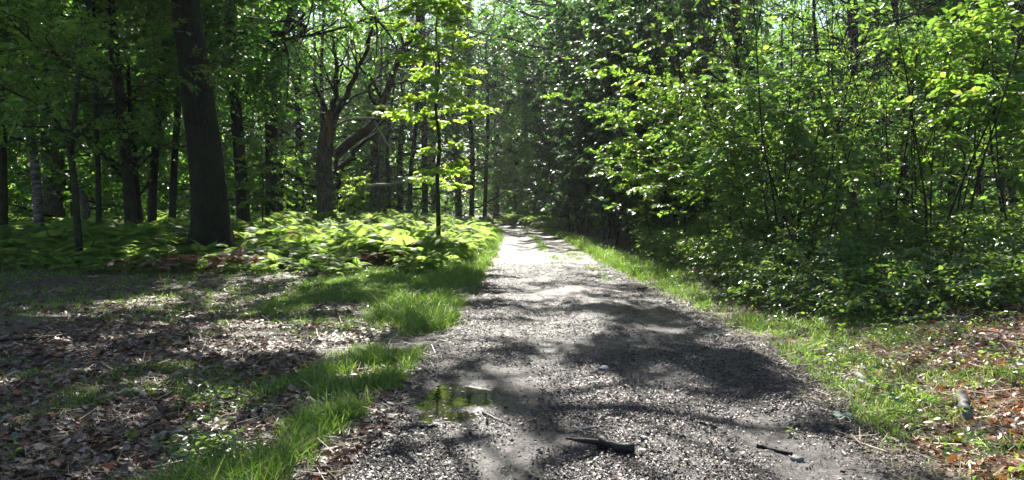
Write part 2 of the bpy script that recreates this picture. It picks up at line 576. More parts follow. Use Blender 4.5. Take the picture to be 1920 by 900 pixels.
# ------------------------------------------------------------------ ground and track
def axis(lo, hi, fine_lo, fine_hi, step, ratio=1.12):
    a = list(np.arange(fine_lo, fine_hi + 1e-6, step))
    s = step
    while a[-1] < hi:
        s *= ratio
        a.append(a[-1] + s)
    s = step
    while a[0] > lo:
        s *= ratio
        a.insert(0, a[0] - s)
    return np.array(a)


def grid(xs, ys, zf):
    X, Y = np.meshgrid(xs, ys)
    V = np.stack([X, Y, zf(X, Y)], -1).reshape(-1, 3)
    nx, ny = len(xs), len(ys)
    i, j = np.meshgrid(np.arange(nx - 1), np.arange(ny - 1))
    b = (j * nx + i).ravel()
    return V, np.stack([b, b + 1, b + nx + 1, b + nx], -1)


PUD = (-0.50, 5.85)


def zpath(x, y):
    """track surface: two shallow wheel ruts, crumbly, with a hollow for the puddle"""
    l, r = pl(y), pr(y)
    u = (x - l) / (r - l)
    z = gz(x, y) + .012
    z = z - .04 * np.exp(-((u - .34) / .10) ** 2) - .034 * np.exp(-((u - .8) / .09) ** 2) + .018 * np.exp(-((u - .57) / .13) ** 2)
    near = smooth(30, 12, y)
    z = z + near * (.022 * (vnoise(x * 6, y * 6, 31) - .5) + .014 * (vnoise(x * 15, y * 15, 32) - .5) + .009 * (vnoise(x * 34, y * 34, 33) - .5))
    e = np.minimum(u, 1 - u) * (r - l) + .22 * (fbm(x * 1.5, y * 1.5, 35) - .5)
    z = z - .06 * smooth(.18, -.05, e)
    q = ((x - PUD[0]) / .30) ** 2 + ((y - PUD[1]) / .62) ** 2 + 2.2 * (fbm(x * 4, y * 4, 36) - .5)
    return z - .055 * smooth(1.5, .3, q)


def zground(x, y):
    l, r = pl(y), pr(y)
    ins = np.minimum(x - l, r - x)
    return gz(x, y) - .14 * smooth(.05, .5, ins)


V, F = grid(axis(-170, 170, -9, 9, .14), axis(-14, 230, 2.5, 22, .14, 1.05), zground)
link("ground", mesh("ground", V, F, M_GROUND, True), kind="structure")

us = np.linspace(-.02, 1.02, 96)
ys = np.concatenate([np.arange(-3, 3.6, .2), np.arange(3.6, 14, .04), np.arange(14, 30, .12), np.arange(30, 104, .6)])
U, Y = np.meshgrid(us, ys)
X = pl(Y) + U * (pr(Y) - pl(Y))
V = np.stack([X, Y, zpath(X, Y)], -1).reshape(-1, 3)
i, j = np.meshgrid(np.arange(len(us) - 1), np.arange(len(ys) - 1))
b = (j * len(us) + i).ravel()
F = np.stack([b, b + 1, b + len(us) + 1, b + len(us)], -1)
pm = mesh("path", V, F, M_PATH, True)
uu, yy_ = U.ravel(), Y.ravel()
xx_ = X.ravel()
wet = 1.0 * np.exp(-((uu - .36) / .085) ** 2) * smooth(.30, .55, fbm(xx_ * 1.2, yy_ * .5, 91)) + .5 * np.exp(-((uu - .8) / .07) ** 2) * smooth(.4, .6, fbm(xx_ * 1.4, yy_ * .6, 92))
wet = wet + .8 * smooth(.25, .05, uu) * smooth(9, 6, yy_) + 1.2 * np.exp(-(((xx_ - PUD[0]) / .55) ** 2 + ((yy_ - PUD[1]) / 1.0) ** 2))
at = pm.attributes.new("wet", "FLOAT", "POINT")
at.data.foreach_set("value", np.clip(wet, 0, 1).astype(np.float32))
link("path", pm, kind="structure")


def surf(x, y):
    l, r = pl(y), pr(y)
    return np.where((x > l + .1) & (x < r - .1), zpath(x, y), gz(x, y))


th = np.linspace(0, 2 * np.pi, 33)[:-1]
wz = float(gz(*PUD)) - .022
WV = [[PUD[0], PUD[1], wz]] + [[PUD[0] + .46 * math.cos(a), PUD[1] + .85 * math.sin(a), wz] for a in th]
WF = [[0, 1 + k, 1 + (k + 1) % 32, 1 + (k + 1) % 32] for k in range(32)]
me = bpy.data.meshes.new("puddle")
me.from_pydata(WV, [], [f[:3] for f in WF])
me.materials.append(M_WATER)
link("puddle_water", me, kind="structure")

# ------------------------------------------------------------------ trees
R0 = np.random.default_rng


def trunk_tube(poly, radii, K=26, s=14, flare=.6, seed=0, lump=.05):
    """tapered trunk with root flare and uneven surface"""
    q = spline(np.column_stack([poly, radii]), K)
    pts, rad = q[:, :3], q[:, 3].copy()
    h = pts[:, 2] - pts[0, 2]
    rad = rad * (1 + flare * np.exp(-h / (2.2 * radii[0] + .05)))
    V, F = tubes(pts[None], rad[None], s)
    V = V.reshape(K, s, 3)
    rg = R0(seed)
    a = np.arange(s)[None] / s * 2 * np.pi
    w = 1 + lump * np.sin(3 * a + rg.uniform(0, 6) + h[:, None] * .7) + lump * .7 * np.sin(5 * a + rg.uniform(0, 6) - h[:, None] * .4)
    w = w + flare * .35 * np.exp(-h / (1.6 * radii[0] + .05))[:, None] * np.sin(5 * a + rg.uniform(0, 6))
    V = pts[:, None] + (V - pts[:, None]) * w[..., None]
    return (V.reshape(-1, 3), F), pts, rad


def crown(root, rng, pos, dr, L, n, size, leaf, tv, tf, twig=False, loc=(0, 0, 0), filt=True, name="crown", droop=.25, hang=.15, tilt=.45):
    if filt:
        tip = pos + unit(dr) * np.asarray(L)[:, None] * .5
        k = ~lit(tip[:, 0], tip[:, 1], tip[:, 2])
        pos, dr, L = pos[k], dr[k], np.asarray(L)[k]
    qx, qy = CX + FPX * pos[:, 0] / pos[:, 1], HZ - FPX * (pos[:, 2] - CAMZ) / pos[:, 1]
    k = pos[:, 2] > surf(pos[:, 0], pos[:, 1]) + .25
    if filt:      # an open space stands between the near trees and the broken oak
        k &= ~((pos[:, 1] > 21.5) & (pos[:, 1] < 35.6) & (qx > 575) & (qx < 800) & (qy > 60) & (rng.random(len(pos)) < .88))
    pos, dr, L = pos[k], dr[k], np.asarray(L)[k]
    if len(pos) == 0:
        return None
    lv, tw = spray(rng, pos, dr, L, n, size, tv, tf, droop=droop, hang=hang, tilt=tilt)
    mats = [leaf]
    mi = None
    V, F = lv
    if twig:
        t = tubes(tw, np.broadcast_to(np.array([.006, .004, .002]), (len(tw), 3)), 3)
        nl = len(F)
        V, F = cat([lv, t])
        mats = [leaf, M_TWIG]
        mi = np.concatenate([np.zeros(nl), np.ones(len(F) - nl)])
    return link(name, mesh(name, V - np.asarray(loc), F, mats, False, mi), root)


def tree(name, label, category, poly, radii, bark, leaf, seed, group=None, z0=4, n_prim=12, plen=3.5, n_sub=7, n_spr=8, n_leaf=10,
         size=.16, sl=.8, elev=.35, tv=DIA_V, tf=DIA_F, limbs=None, split=False, twig=False, filt=True, flare=.6, top=1.0, droop=.25, flat=.6,
         azim=None, s=12, sub_l=.55, trunk_top=.97, extra=None):
    rng = R0(seed)
    poly = np.asarray(poly, float)
    loc = poly[0].copy()
    loc[2] = float(surf(loc[0], loc[1]))
    poly = poly.copy()
    poly[0, 2] = loc[2] - .12
    root = thing(name, loc, label, category, group)
    tr, pts, rad = trunk_tube(poly, np.asarray(radii, float), flare=flare, seed=seed, s=s)
    PR_, RA_ = [], []
    if n_prim:
        hz = np.linspace(0, 1, n_prim) ** .9
        ztop = loc[2] + (pts[-1, 2] - loc[2]) * trunk_top
        zz = z0 + (ztop - z0) * hz
        i = np.interp(zz, pts[:, 2], np.arange(len(pts)))
        i0 = np.clip(i.astype(int), 0, len(pts) - 2)
        f = (i - i0)[:, None]
        org = pts[i0] * (1 - f) + pts[i0 + 1] * f
        r0 = (rad[i0] * (1 - f[:, 0]) + rad[i0 + 1] * f[:, 0])
        az = np.arange(n_prim) * 2.399 + rng.uniform(0, 6) + rng.normal(0, .3, n_prim)
        if azim is not None:
            az = azim[0] + azim[1] * np.sin(az)
        el = elev + .5 * hz ** 2 + rng.normal(0, .12, n_prim)
        dr = np.stack([np.cos(az) * np.cos(el), np.sin(az) * np.cos(el), np.sin(el)], -1)
        ln = plen * (1 - .62 * hz ** 1.6 * top) * rng.uniform(.75, 1.2, n_prim)
        p, r = grow(rng, org, dr, ln, np.minimum(r0 * .42, .03 * ln + .012), 8, .16, .03)
        PR_.append(p)
        RA_.append(r)
    if limbs:
        for lp, lr in limbs:
            q = spline(np.column_stack([np.asarray(lp, float), lr]), 8)
            PR_.append(q[None, :, :3])
            RA_.append(q[None, :, 3])
    p1, r1 = np.concatenate(PR_), np.concatenate(RA_)
    n1 = len(p1)
    o, d, l, r = fork(rng, p1, r1, n_sub, .25, 1, .85, sub_l, flat)
    p2, r2 = grow(rng, o, d, l, np.minimum(r, .02 * l + .004), 6, .2, .03)
    o, d, l, r = fork(rng, p2, r2, n_spr, .15, 1, .8, .4, flat)
    SL = sl * rng.uniform(.6, 1.2, len(o))
    # twig ends of every limb carry leaves too
    e1 = p2[:, -1]
    o = np.concatenate([o, e1])
    d = np.concatenate([d, p2[:, -1] - p2[:, -2]])
    SL = np.concatenate([SL, sl * rng.uniform(.6, 1.1, len(e1))])
    if split:
        link("trunk", mesh("trunk", tr[0] - loc, tr[1], bark, True), root)
        for k in range(n1):
            sub = slice(k * n_sub, (k + 1) * n_sub)
            V, F = cat([tubes(p1[k:k + 1], r1[k:k + 1], 7), tubes(p2[sub], r2[sub], 4)])
            link("branch", mesh("branch", V - loc, F, bark, True), root)
    else:
        V, F = cat([tr, tubes(p1, r1, 6), tubes(p2, r2, 4)])
        link("trunk", mesh("trunk", V - loc, F, bark, True), root)
    if extra is not None:
        o, d, SL = extra(rng, o, d, SL)
    crown(root, rng, o, d, SL, n_leaf, size, leaf, tv, tf, twig, loc, filt, droop=droop)
    return root


def up_poly(x, y, h, lean=(0, 0), wob=.15, seed=0, n=6):
    rg = R0(seed + 900)
    z = np.linspace(0, h, n)
    g = float(surf(x, y))
    o = np.cumsum(rg.normal(0, wob, (n, 2)), 0)
    o -= o[0]
    return np.column_stack([x + lean[0] * z / h + o[:, 0], y + lean[1] * z / h + o[:, 1], g + z])


def px_poly(pts, d, h=None, dd=0.0):
    """trunk polyline from pixels at distance d, continued up to height h"""
    p = np.array([P(a, b, d + dd * k) for k, (a, b) in enumerate(pts)])
    if h is not None:
        v = p[-1] - p[-2]
        v = v / np.linalg.norm(v)
        v = unit(v + UP * .6)
        rest = h - p[-1, 2]
        p = np.vstack([p, p[-1] + v * rest * .5 / v[2], p[-1] + v * rest / v[2] + np.array([.3, 0, 0])])
    return p


# the big oak on the left
tree("oak_tree", "thick leaning mossy oak trunk standing in the bracken left of the track", "tree",
     px_poly([(399, 445), (389, 330), (374, 200), (360, 90), (346, -10)], 20, 19), [.45, .42, .40, .38, .36, .26, .08], M_BARK, M_LEAF, 1,
     z0=8.2, n_prim=20, plen=7.5, n_sub=16, n_spr=17, n_leaf=10, size=.19, sl=.95, elev=.22, split=True, flare=.55, s=24,
     limbs=[([(-8.9, 20, 8.6), (-6.5, 18.8, 9.6), (-3.2, 17.4, 10.2), (.2, 16.2, 10.4), (2.2, 15.6, 10.1)], [.17, .15, .11, .07, .03]),  # limbs above the view, added to shade the track and left ground
            ([(-9.0, 20, 10.4), (-6.2, 20.2, 12.2), (-2.8, 20.4, 13.4), (.4, 20.8, 13.8)], [.16, .13, .09, .03]),
            ([(-8.9, 20, 9.4), (-6.6, 21.6, 11), (-3.6, 23.4, 12.2), (-.6, 25, 12.6)], [.16, .13, .09, .03]),
            ([(-8.9, 20, 10.5), (-7.2, 23.5, 13), (-6.2, 27.5, 14.8), (-5.2, 31.5, 15.2)], [.17, .14, .10, .03]),
            ([(-9.0, 20, 11), (-8.9, 24, 13.6), (-9.6, 28, 15.4), (-9.8, 31.5, 16)], [.17, .14, .10, .03]),
            ([(-8.9, 20, 8.4), (-7.4, 17.6, 9.2), (-5.4, 15.2, 9.8), (-3.0, 13.2, 9.7)], [.15, .12, .08, .03]),
            ([(-9.0, 20, 8.8), (-10.0, 17.4, 9.8), (-10.6, 14.8, 10.4), (-10.2, 12.4, 10.4)], [.15, .12, .08, .03])])


# slim trees on the left: (pixels, distance, radii, height, bark, label, name, category, z0)
LEFT = [
    ([(6, 436), (5, 330), (2, 200), (0, 80)], 22, .12, 13, M_BARK_D, "slim black trunk at the very left edge of the photo", "slim_tree", 3.6),
    ([(76, 425), (68, 330), (57, 245), (46, 150)], 24, .15, 15, M_BIRCH, "birch with peeling white and black bark left of the oak", "birch_tree", 5.2),
    ([(102, 410), (97, 330), (93, 240), (92, 120)], 34, .40, 17, M_BARK_G, "stout old trunk with a level limb just behind the birch", "old_tree", 5.5),
    ([(186, 430), (184, 330), (181, 230), (178, 120)], 23, .085, 12, M_BARK_D, "thinnest straight pole of a tree between maple and double trunk", "slim_tree", 4.0),
    ([(250, 428), (240, 340), (229, 220), (212, 60)], 23, .19, 15, M_BARK_D, "dark double trunk, thickest of the slim trees left of the oak", "slim_tree", 4.8),
    ([(284, 424), (288, 330), (298, 210), (307, 90)], 25.5, .15, 15, M_BARK_D, "slim tree bowing right, second left of the big oak", "slim_tree", 5.2),
    ([(320, 423), (326, 330), (334, 200), (338, 90)], 25, .125, 14, M_BARK_D, "slim tree standing immediately left of the big oak", "slim_tree", 5.5),
    ([(458, 402), (452, 320), (441, 180), (430, 30)], 29, .26, 17, M_BARK_D, "dark shaded trunk standing immediately right of the big oak", "shaded_tree", 7.0),
]
for k, (pp, d, r, h, bark, lab, nm, z0) in enumerate(LEFT):
    poly = px_poly(pp, d, h)
    rr = np.interp(np.linspace(0, 1, len(poly)), [0, .6, 1], [r, r * .75, .03])
    ex = None
    if "double" in lab:
        ex = [(np.vstack([P(262, 428, 23.4), P(256, 360, 23.4), P(246, 240, 23.5), P(240, 120, 23.6)]), [.13, .11, .09, .05])]
    if "old" in lab and "level" in lab:
        ex = [(np.array([P(98, 280, 34), P(70, 268, 33), P(30, 252, 32), P(-40, 225, 31)]), [.16, .13, .10, .05]),
              (np.array([P(98, 275, 34), P(130, 270, 33.5), P(165, 262, 33), P(205, 235, 32)]), [.15, .12, .09, .04])]
    tree(nm, lab, "tree", poly, rr, bark, M_LEAF if k % 2 else M_LEAF_D, 20 + k, z0=z0, n_prim=15, plen=7.5 if 'shaded' in lab else 3.6 if r < .2 else 4.8, n_sub=15 if 'shaded' in lab else 9, n_spr=12, n_leaf=10,  # the shaded tree's crown is widened to cast shade on the left ground
         size=.17, sl=.75, elev=.15, split=True, limbs=ex, flare=.45)

# the small maple with a fork and near leaves over the left corner
tree("maple_tree", "thin forked maple whose bare lower twigs arch across left", "tree",
     px_poly([(151, 437), (140, 345), (131, 285), (136, 258)], 18.5, 9), [.085, .08, .075, .07, .05, .02], M_BARK_D, M_LEAF_H, 40,
     z0=3.4, n_prim=10, plen=3.2, n_sub=8, n_spr=7, n_leaf=9, size=.13, sl=.6, elev=.2, tv=LEAF_V, tf=LEAF_F, split=True, twig=True,
     limbs=[([P(136, 262, 18.5), P(165, 235, 18.2), P(192, 200, 18), P(222, 140, 17.6)], [.05, .04, .03, .015]),
            ([P(133, 270, 18.5), P(110, 235, 18), P(85, 190, 17.3), P(40, 110, 16.5)], [.05, .04, .03, .015]),
            ([P(218, 165, 16), P(150, 138, 15.4), P(80, 95, 14.8), P(5, 25, 14)], [.014, .018, .02, .022]),
            ([P(232, 168, 16), P(180, 155, 15.6), P(120, 118, 15), P(85, 70, 14.4)], [.008, .012, .015, .016]),
            ([P(150, 232, 15.5), P(100, 215, 15), P(60, 190, 14.6), P(0, 160, 14)], [.008, .012, .016, .018])])

# birch stump
pp = np.array([P(163, 425, 26), P(162, 395, 26), P(157, 372, 26), P(152, 358, 26)])
pp[0, 2] = float(gz(pp[0, 0], 26)) - .1
(tv_, tf_), _, _ = trunk_tube(pp, np.array([.15, .13, .13, .10]), K=12, s=12, flare=.3, seed=5, lump=.1)
lc = np.array([pp[0, 0], pp[0, 1], pp[0, 2] + .1])
st = thing("tree_stump", lc, "short broken grey stump between the two thinnest left trunks", "stump")
o = link("trunk", mesh("trunk", tv_ - lc, tf_, M_BARK_G, True), st)

# ------------------------------------------------------------------ the broken oak
d = 36.0
KP = lambda *a: np.array([P(x, y, d + (e[0] if e else 0)) for x, y, *e in a])
kpoly = KP((614, 398), (611, 345), (609, 300), (612, 262), (620, 232))
rng = R0(50)
loc = kpoly[0].copy()
loc[2] = float(gz(loc[0], loc[1]))
kpoly[0, 2] = loc[2] - .1
root = thing("broken_oak", loc, "old oak with torn orange wood and a big limb rising right", "tree")
tr, _, _ = trunk_tube(kpoly, np.array([.44, .38, .37, .36, .26]), K=24, s=20, flare=.35, seed=9, lump=.09)
link("trunk", mesh("trunk", tr[0] - loc, tr[1], M_BARK_G, True), root)
limbs = [
    (KP((628, 292), (655, 268, -.3), (685, 245, -.6), (712, 215, -.8), (724, 180, -.9), (742, 128, -1), (775, 65, -1.4), (805, -20, -2)), [.30, .29, .27, .25, .22, .19, .15, .08]),
    (KP((621, 245), (624, 205), (627, 178), (629, 120), (622, 60)), [.26, .22, .18, .12, .05]),
    (KP((622, 228), (640, 195, -.4), (658, 160, -.7), (672, 128, -1), (690, 80, -1.4), (700, 20, -1.8)), [.2, .19, .17, .13, .09, .04]),
    (KP((628, 325), (650, 302, .5), (668, 280, .9), (700, 245, 1.5), (760, 190, 2.5)), [.2, .17, .15, .12, .05]),
    (KP((618, 222), (610, 200), (600, 178, -.3), (588, 150, -.6)), [.14, .12, .10, .04]),
    (KP((640, 200, -.4), (672, 178, -1), (700, 152, -1.5), (730, 118, -2)), [.07, .06, .05, .03]),
    (KP((622, 270, -.4), (632, 305, -.5), (634, 345, -.45), (642, 398, -.4)), [.09, .14, .16, .2]),
]
P1, R1 = [], []
for lp, lr in limbs:
    q = spline(np.column_stack([lp, np.array(lr) * .8]), 14)
    q[2:-1, :3] += rng.normal(0, .06, (11, 3))
    V, F = tubes(q[None, :, :3], q[None, :, 3], 9)
    rest = []
    if lp[0, 2] < lp[-1, 2]:
        o, dd, l, r = fork(rng, q[None, :, :3], q[None, :, 3], 8, .45, 1, .9, .42, .3)
        p2, r2 = grow(rng, o, dd, l, np.minimum(r, .09), 7, .28, .03)
        rest = [tubes(p2, r2, 5)]
        P1.append(p2)
        R1.append(r2)
    V, F = cat([(V, F)] + rest)
    link("branch", mesh("branch", V - loc, F, M_BARK_D, True), root)
for lp, lr in [(KP((624, 238), (655, 224, -.8), (690, 222, -1.2), (724, 222, -1.5)), [.07, .06, .05, .03]), (KP((702, 226, -1.2), (713, 248, -1.4), (728, 273, -1.5)), [.05, .045, .03])]:
    q = spline(np.column_stack([lp, lr]), 9)
    V, F = tubes(q[None, :, :3], q[None, :, 3], 6)
    link("dead_branch", mesh("dead_branch", V - loc, F, M_DEAD, True), root)
# torn wood: splintered wedge on the left face
tw_ = []
for k in range(9):
    a = k / 8
    top = P(611 + 12 * a + rng.uniform(-3, 3), 205 + 35 * abs(a - .75) + rng.uniform(-8, 6), d - .42)
    bot = P(604 + 17 * a, 272 + rng.uniform(-6, 4), d - .47 + .12 * abs(a - .5))
    q = resample(np.vstack([bot, (bot + top) / 2 + rng.normal(0, .03, 3), top]), 5)
    tw_.append(tubes(q[None], np.array([[.09, .10, .09, .06, .01]]), 6))
V, F = cat(tw_)
link("torn_wood", mesh("torn_wood", V - loc, F, M_TORN, True), root)
p2, r2 = np.concatenate([np.array(x) for x in P1]), np.concatenate(R1)
o, dd, l, r = fork(rng, p2, r2, 16, .2, 1, .9, .5, .5)
crown(root, rng, o, dd, 0.7 * rng.uniform(.6, 1.3, len(o)), 10, .16, M_LEAF, DIA_V, DIA_F, False, loc)

# a small sunlit sapling, and one standing in for a bright branch
def bright_young(label, px, py, d, h_px, rad, seed, mat, n=26):
    rng = R0(seed)
    c = P(px, py, d)
    g = float(gz(c[0], d))
    loc = np.array([c[0], d, g])
    root = thing("young_tree", loc, label, "sapling")
    q = spline(np.array([[c[0], d, g - .05], [c[0] + .06, d, g + (c[2] - g) * .5], [c[0] - .03, d, c[2] + h_px * .8]]), 10)
    V, F = tubes(q[None], np.linspace(.035, .008, 10)[None], 6)
    link("trunk", mesh("trunk", V - loc, F, M_BARK_D, True), root)
    t = rng.uniform(.5, 1, n)
    i = np.clip((t * 9).astype(int), 0, 8)
    az = rng.uniform(0, 6.283, n)
    p1, r1 = grow(rng, q[i], np.column_stack([np.cos(az), np.sin(az), np.full(n, .1)]), rad * rng.uniform(.5, 1.1, n), .008, 6, .15, 0)
    V, F = tubes(p1, r1, 4)
    o, dd, l, r = fork(rng, p1, r1, 8, .2, 1, .8, .4, .8)
    crown(root, rng, o, dd, .3 * rng.uniform(.6, 1.2, len(o)), 8, .13, mat, LEAF_V, LEAF_F, True, loc, False, hang=.25)


bright_young("small sunlit young tree under the big limb of the torn oak", 662, 332, 34.5, .45, .75, 71, M_LEAF_S)
bright_young("young tree standing in for a bright branch between two dark trunks", 490, 262, 25, .5, 1.1, 72, M_LEAF_H, 22)  # stands in for a bright leafy branch of the dark tree

# fallen dead limb beside it
q = spline(np.column_stack([KP((648, 384, -.5), (668, 362, -.7), (695, 348, -1), (730, 346, -1), (776, 337, -1)), [.11, .10, .09, .07, .03]]), 12)
V, F = tubes(q[None, :, :3], q[None, :, 3], 7)
lc = q[0, :3].copy()
lc[2] = float(gz(lc[0], lc[1]))
tag(link("fallen_branch", mesh("fallen_branch", V - lc, F, M_DEAD, True), loc=lc), "bare dead limb leaning out from the foot of the broken oak", "branch")

# gnarled limb hanging in at the top: belongs to a tall oak whose trunk stands behind
tree("tall_oak", "tall oak with twisted limbs hanging into the top of view", "tree", px_poly([(512, 398), (510, 300), (508, 150), (515, 20)], 37, 20),
     [.34, .32, .3, .26, .2, .06], M_BARK_D, M_LEAF_D, 61, z0=7.5, n_prim=12, plen=5, n_sub=8, n_spr=10, n_leaf=9, size=.18, sl=.9, split=True,
     limbs=[([P(545, -60, 33), P(542, 10, 32), P(543, 38, 31.5), P(532, 60, 31), P(508, 70, 30.5), P(470, 62, 30), P(440, 62, 29.5)], [.16, .14, .12, .10, .09, .05, .02]),
            ([P(543, 35, 31.5), P(568, 48, 31), P(572, 55, 31), P(550, 75, 30.6), P(532, 98, 30.2), P(510, 110, 30)], [.11, .10, .09, .07, .05, .02]),
            ([P(506, 70, 30.5), P(500, 90, 30.3), P(502, 120, 30.2), P(500, 145, 30)], [.07, .05, .04, .02]),
            ([P(655, -20, 30), P(685, 15, 29.6), P(715, 45, 29.2), P(740, 80, 29), P(752, 120, 28.8)], [.09, .08, .06, .04, .02])])

# ------------------------------------------------------------------ the sunlit sapling
d = 21.0
sp = np.array([P(822, 452, d), P(822, 400, d), P(820, 330, d), P(824, 265, d + .1), P(817, 200, d), P(824, 130, d - .1), P(817, 60, d), P(826, 0, d)])
rng = R0(70)
loc = sp[0].copy()
loc[2] = float(gz(loc[0], loc[1]))
sp[0, 2] = loc[2] - .05
root = thing("oak_sapling", loc, "slender young oak with bright yellow green layers beside the track", "sapling")
tr, pts, rad = trunk_tube(sp, np.array([.075, .064, .056, .048, .038, .03, .02, .008]), K=24, s=8, flare=.3, seed=3, lump=.02)
link("trunk", mesh("trunk", tr[0] - loc, tr[1], M_BARK_D, True), root)
tiers = [(332, 46, 6), (272, 26, 3), (214, 104, 9), (196, 60, 3), (136, 88, 8), (88, 48, 4), (50, 58, 5), (8, 50, 4), (-25, 40, 4)]
SO, SD, SLn, PB, RB = [], [], [], [], []
sp[1:-1, :2] += 0
for (py, half, nb) in tiers:
    zc = P(0, py, d)[2]
    for k in range(nb):
        az = k * 2.0 * math.pi / nb + rng.uniform(-.5, .5)
        i = np.interp(zc + rng.uniform(-.28, .28), pts[:, 2], np.arange(len(pts)))
        o = pts[int(i)] * (1 - i % 1) + pts[min(int(i) + 1, len(pts) - 1)] * (i % 1)
        L = half / FPX * d * rng.uniform(.75, 1.3)
        p, r = grow(rng, o[None], np.array([[math.cos(az), math.sin(az), .2]]), L, .012, 6, .10, -.05)
        PB.append(p)
        RB.append(r)
p1, r1 = np.concatenate(PB), np.concatenate(RB)
V, F = tubes(p1, r1, 4)
for k in range(len(p1)):
    V, F = tubes(p1[k:k + 1], r1[k:k + 1], 4)
    if np.linalg.norm(p1[k, -1] - p1[k, 0]) > .9:
        link("branch", mesh("branch", V - loc, F, M_TWIG, True), root)
o, dd, l, r = fork(rng, p1, r1, 9, .25, 1, .8, .45, .95)
o = np.concatenate([o, p1[:, -1]])
dd = np.concatenate([dd, p1[:, -1] - p1[:, -2]])
dd[:, 2] *= .3
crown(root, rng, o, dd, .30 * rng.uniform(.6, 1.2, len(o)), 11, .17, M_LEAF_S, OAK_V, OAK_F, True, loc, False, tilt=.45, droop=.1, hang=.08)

# ------------------------------------------------------------------ trees about the far end of the track
FAR = [
    ([(711, 390), (711, 300), (713, 200), (716, 100)], 41, .07, 12, M_BARK_G, "grey pencil thin pole right of the broken oak", "pole_tree", 6.5, 2.4),
    ([(797, 392), (796, 300), (794, 200), (793, 60)], 54, .24, 19, M_BARK_G, "pale grey trunk standing straight behind the sunlit sapling", "pale_tree", 5.5, 5),
    ([(768, 390), (770, 330), (778, 250), (783, 150)], 50, .17, 15, M_BARK_D, "dark crooked trunk just left of the pale grey trunk", "dark_tree", 5.5, 4),
    ([(908, 392), (911, 330), (915, 250), (912, 120)], 58, .16, 16, M_BARK_D, "thin dark tree on the left verge where the track narrows", "verge_tree", 5.0, 4.5),
    ([(969, 394), (968, 350), (966, 290), (968, 150)], 80, .42, 22, M_BARK_D, "dark trunk standing squarely behind the far bend of the track", "bend_tree", 6, 6),
    ([(986, 394), (985, 340), (982, 280), (985, 150)], 84, .22, 20, M_BARK_D, "slimmer trunk immediately right of the one behind the bend", "bend_tree", 6, 5),
    ([(1003, 396), (1001, 340), (1005, 280), (1000, 150)], 76, .16, 18, M_BARK_D, "slimmest trunk on the right side of the far bend", "bend_tree", 5, 5),
    ([(1058, 400), (1056, 250), (1052, 100), (1046, -40)], 50, .30, 21, M_BARK_D, "tall tree with radiating limbs above the dark thicket", "tall_tree", 8.5, 7.5),
    ([(860, 392), (858, 300), (850, 200), (846, 60)], 66, .3, 21, M_BARK_D, "leafy tree closing the view left of the far track", "leafy_tree", 3.5, 6),
    ([(700, 392), (702, 300), (700, 200), (698, 60)], 56, .3, 20, M_BARK_D, "leafy tree filling the gap behind the broken oak limb", "leafy_tree", 3, 6.5),
    ([(560, 392), (562, 300), (560, 200), (555, 60)], 50, .3, 19, M_BARK_D, "silvery leafed tree just left behind the broken oak", "leafy_tree", 2.5, 6),
    ([(1150, 396), (1150, 250), (1146, 100), (1140, -20)], 45, .26, 22, M_BARK_D, "tall tree whose crown rises straight behind the dark thicket", "tall_tree", 8, 7.5),
    ([(1010, 392), (1012, 300), (1008, 200), (1004, 60)], 90, .3, 24, M_BARK_D, "big leafy tree closing the view beyond the track bend", "leafy_tree", 2, 7.5),
    ([(884, 394), (886, 300), (880, 200), (876, 60)], 56, .2, 17, M_BARK_D, "leafy tree on the left verge near the track bend", "leafy_tree", 1.5, 5),
    ([(1042, 398), (1040, 300), (1044, 200), (1046, 60)], 62, .22, 19, M_BARK_D, "leafy tree on the right verge just before the track bend", "leafy_tree", 1.2, 5.5),
    ([(955, 396), (957, 300), (952, 200), (955, 60)], 88, .25, 23, M_BARK_D, "leafy tree directly behind the track bend trunks", "leafy_tree", 1.5, 7),
    ([(815, 394), (812, 300), (818, 200), (820, 60)], 64, .25, 20, M_BARK_D, "leafy tree behind the sapling, beyond the pale grey trunk", "leafy_tree", 1.5, 6.5),
    ([(752, 394), (750, 300), (756, 200), (750, 60)], 60, .25, 20, M_BARK_D, "leafy tree just left beyond the dark crooked trunk", "leafy_tree", 1.5, 6.5),
    ([(930, 392), (932, 300), (930, 200), (925, 60)], 74, .3, 22, M_BARK_D, "tree arching over the far end of the track", "leafy_tree", 3.5, 7.5),
]
for k, (pp, d, r, h, bark, lab, nm, z0, pln) in enumerate(FAR):
    poly = px_poly(pp, d, h)
    rr = np.interp(np.linspace(0, 1, len(poly)), [0, .6, 1], [r, r * .75, .04])
    big = r > .1
    tree(nm, lab, "tree", poly, rr, bark, M_LEAF_D if k % 3 else M_LEAF, 80 + k, z0=z0, n_prim=20 if big else 7, plen=pln, n_sub=10, n_spr=11 if big else 5, n_leaf=9,
         size=.25 if big else .16, sl=1.1 if big else .6, elev=.1, flare=.4, top=.8)

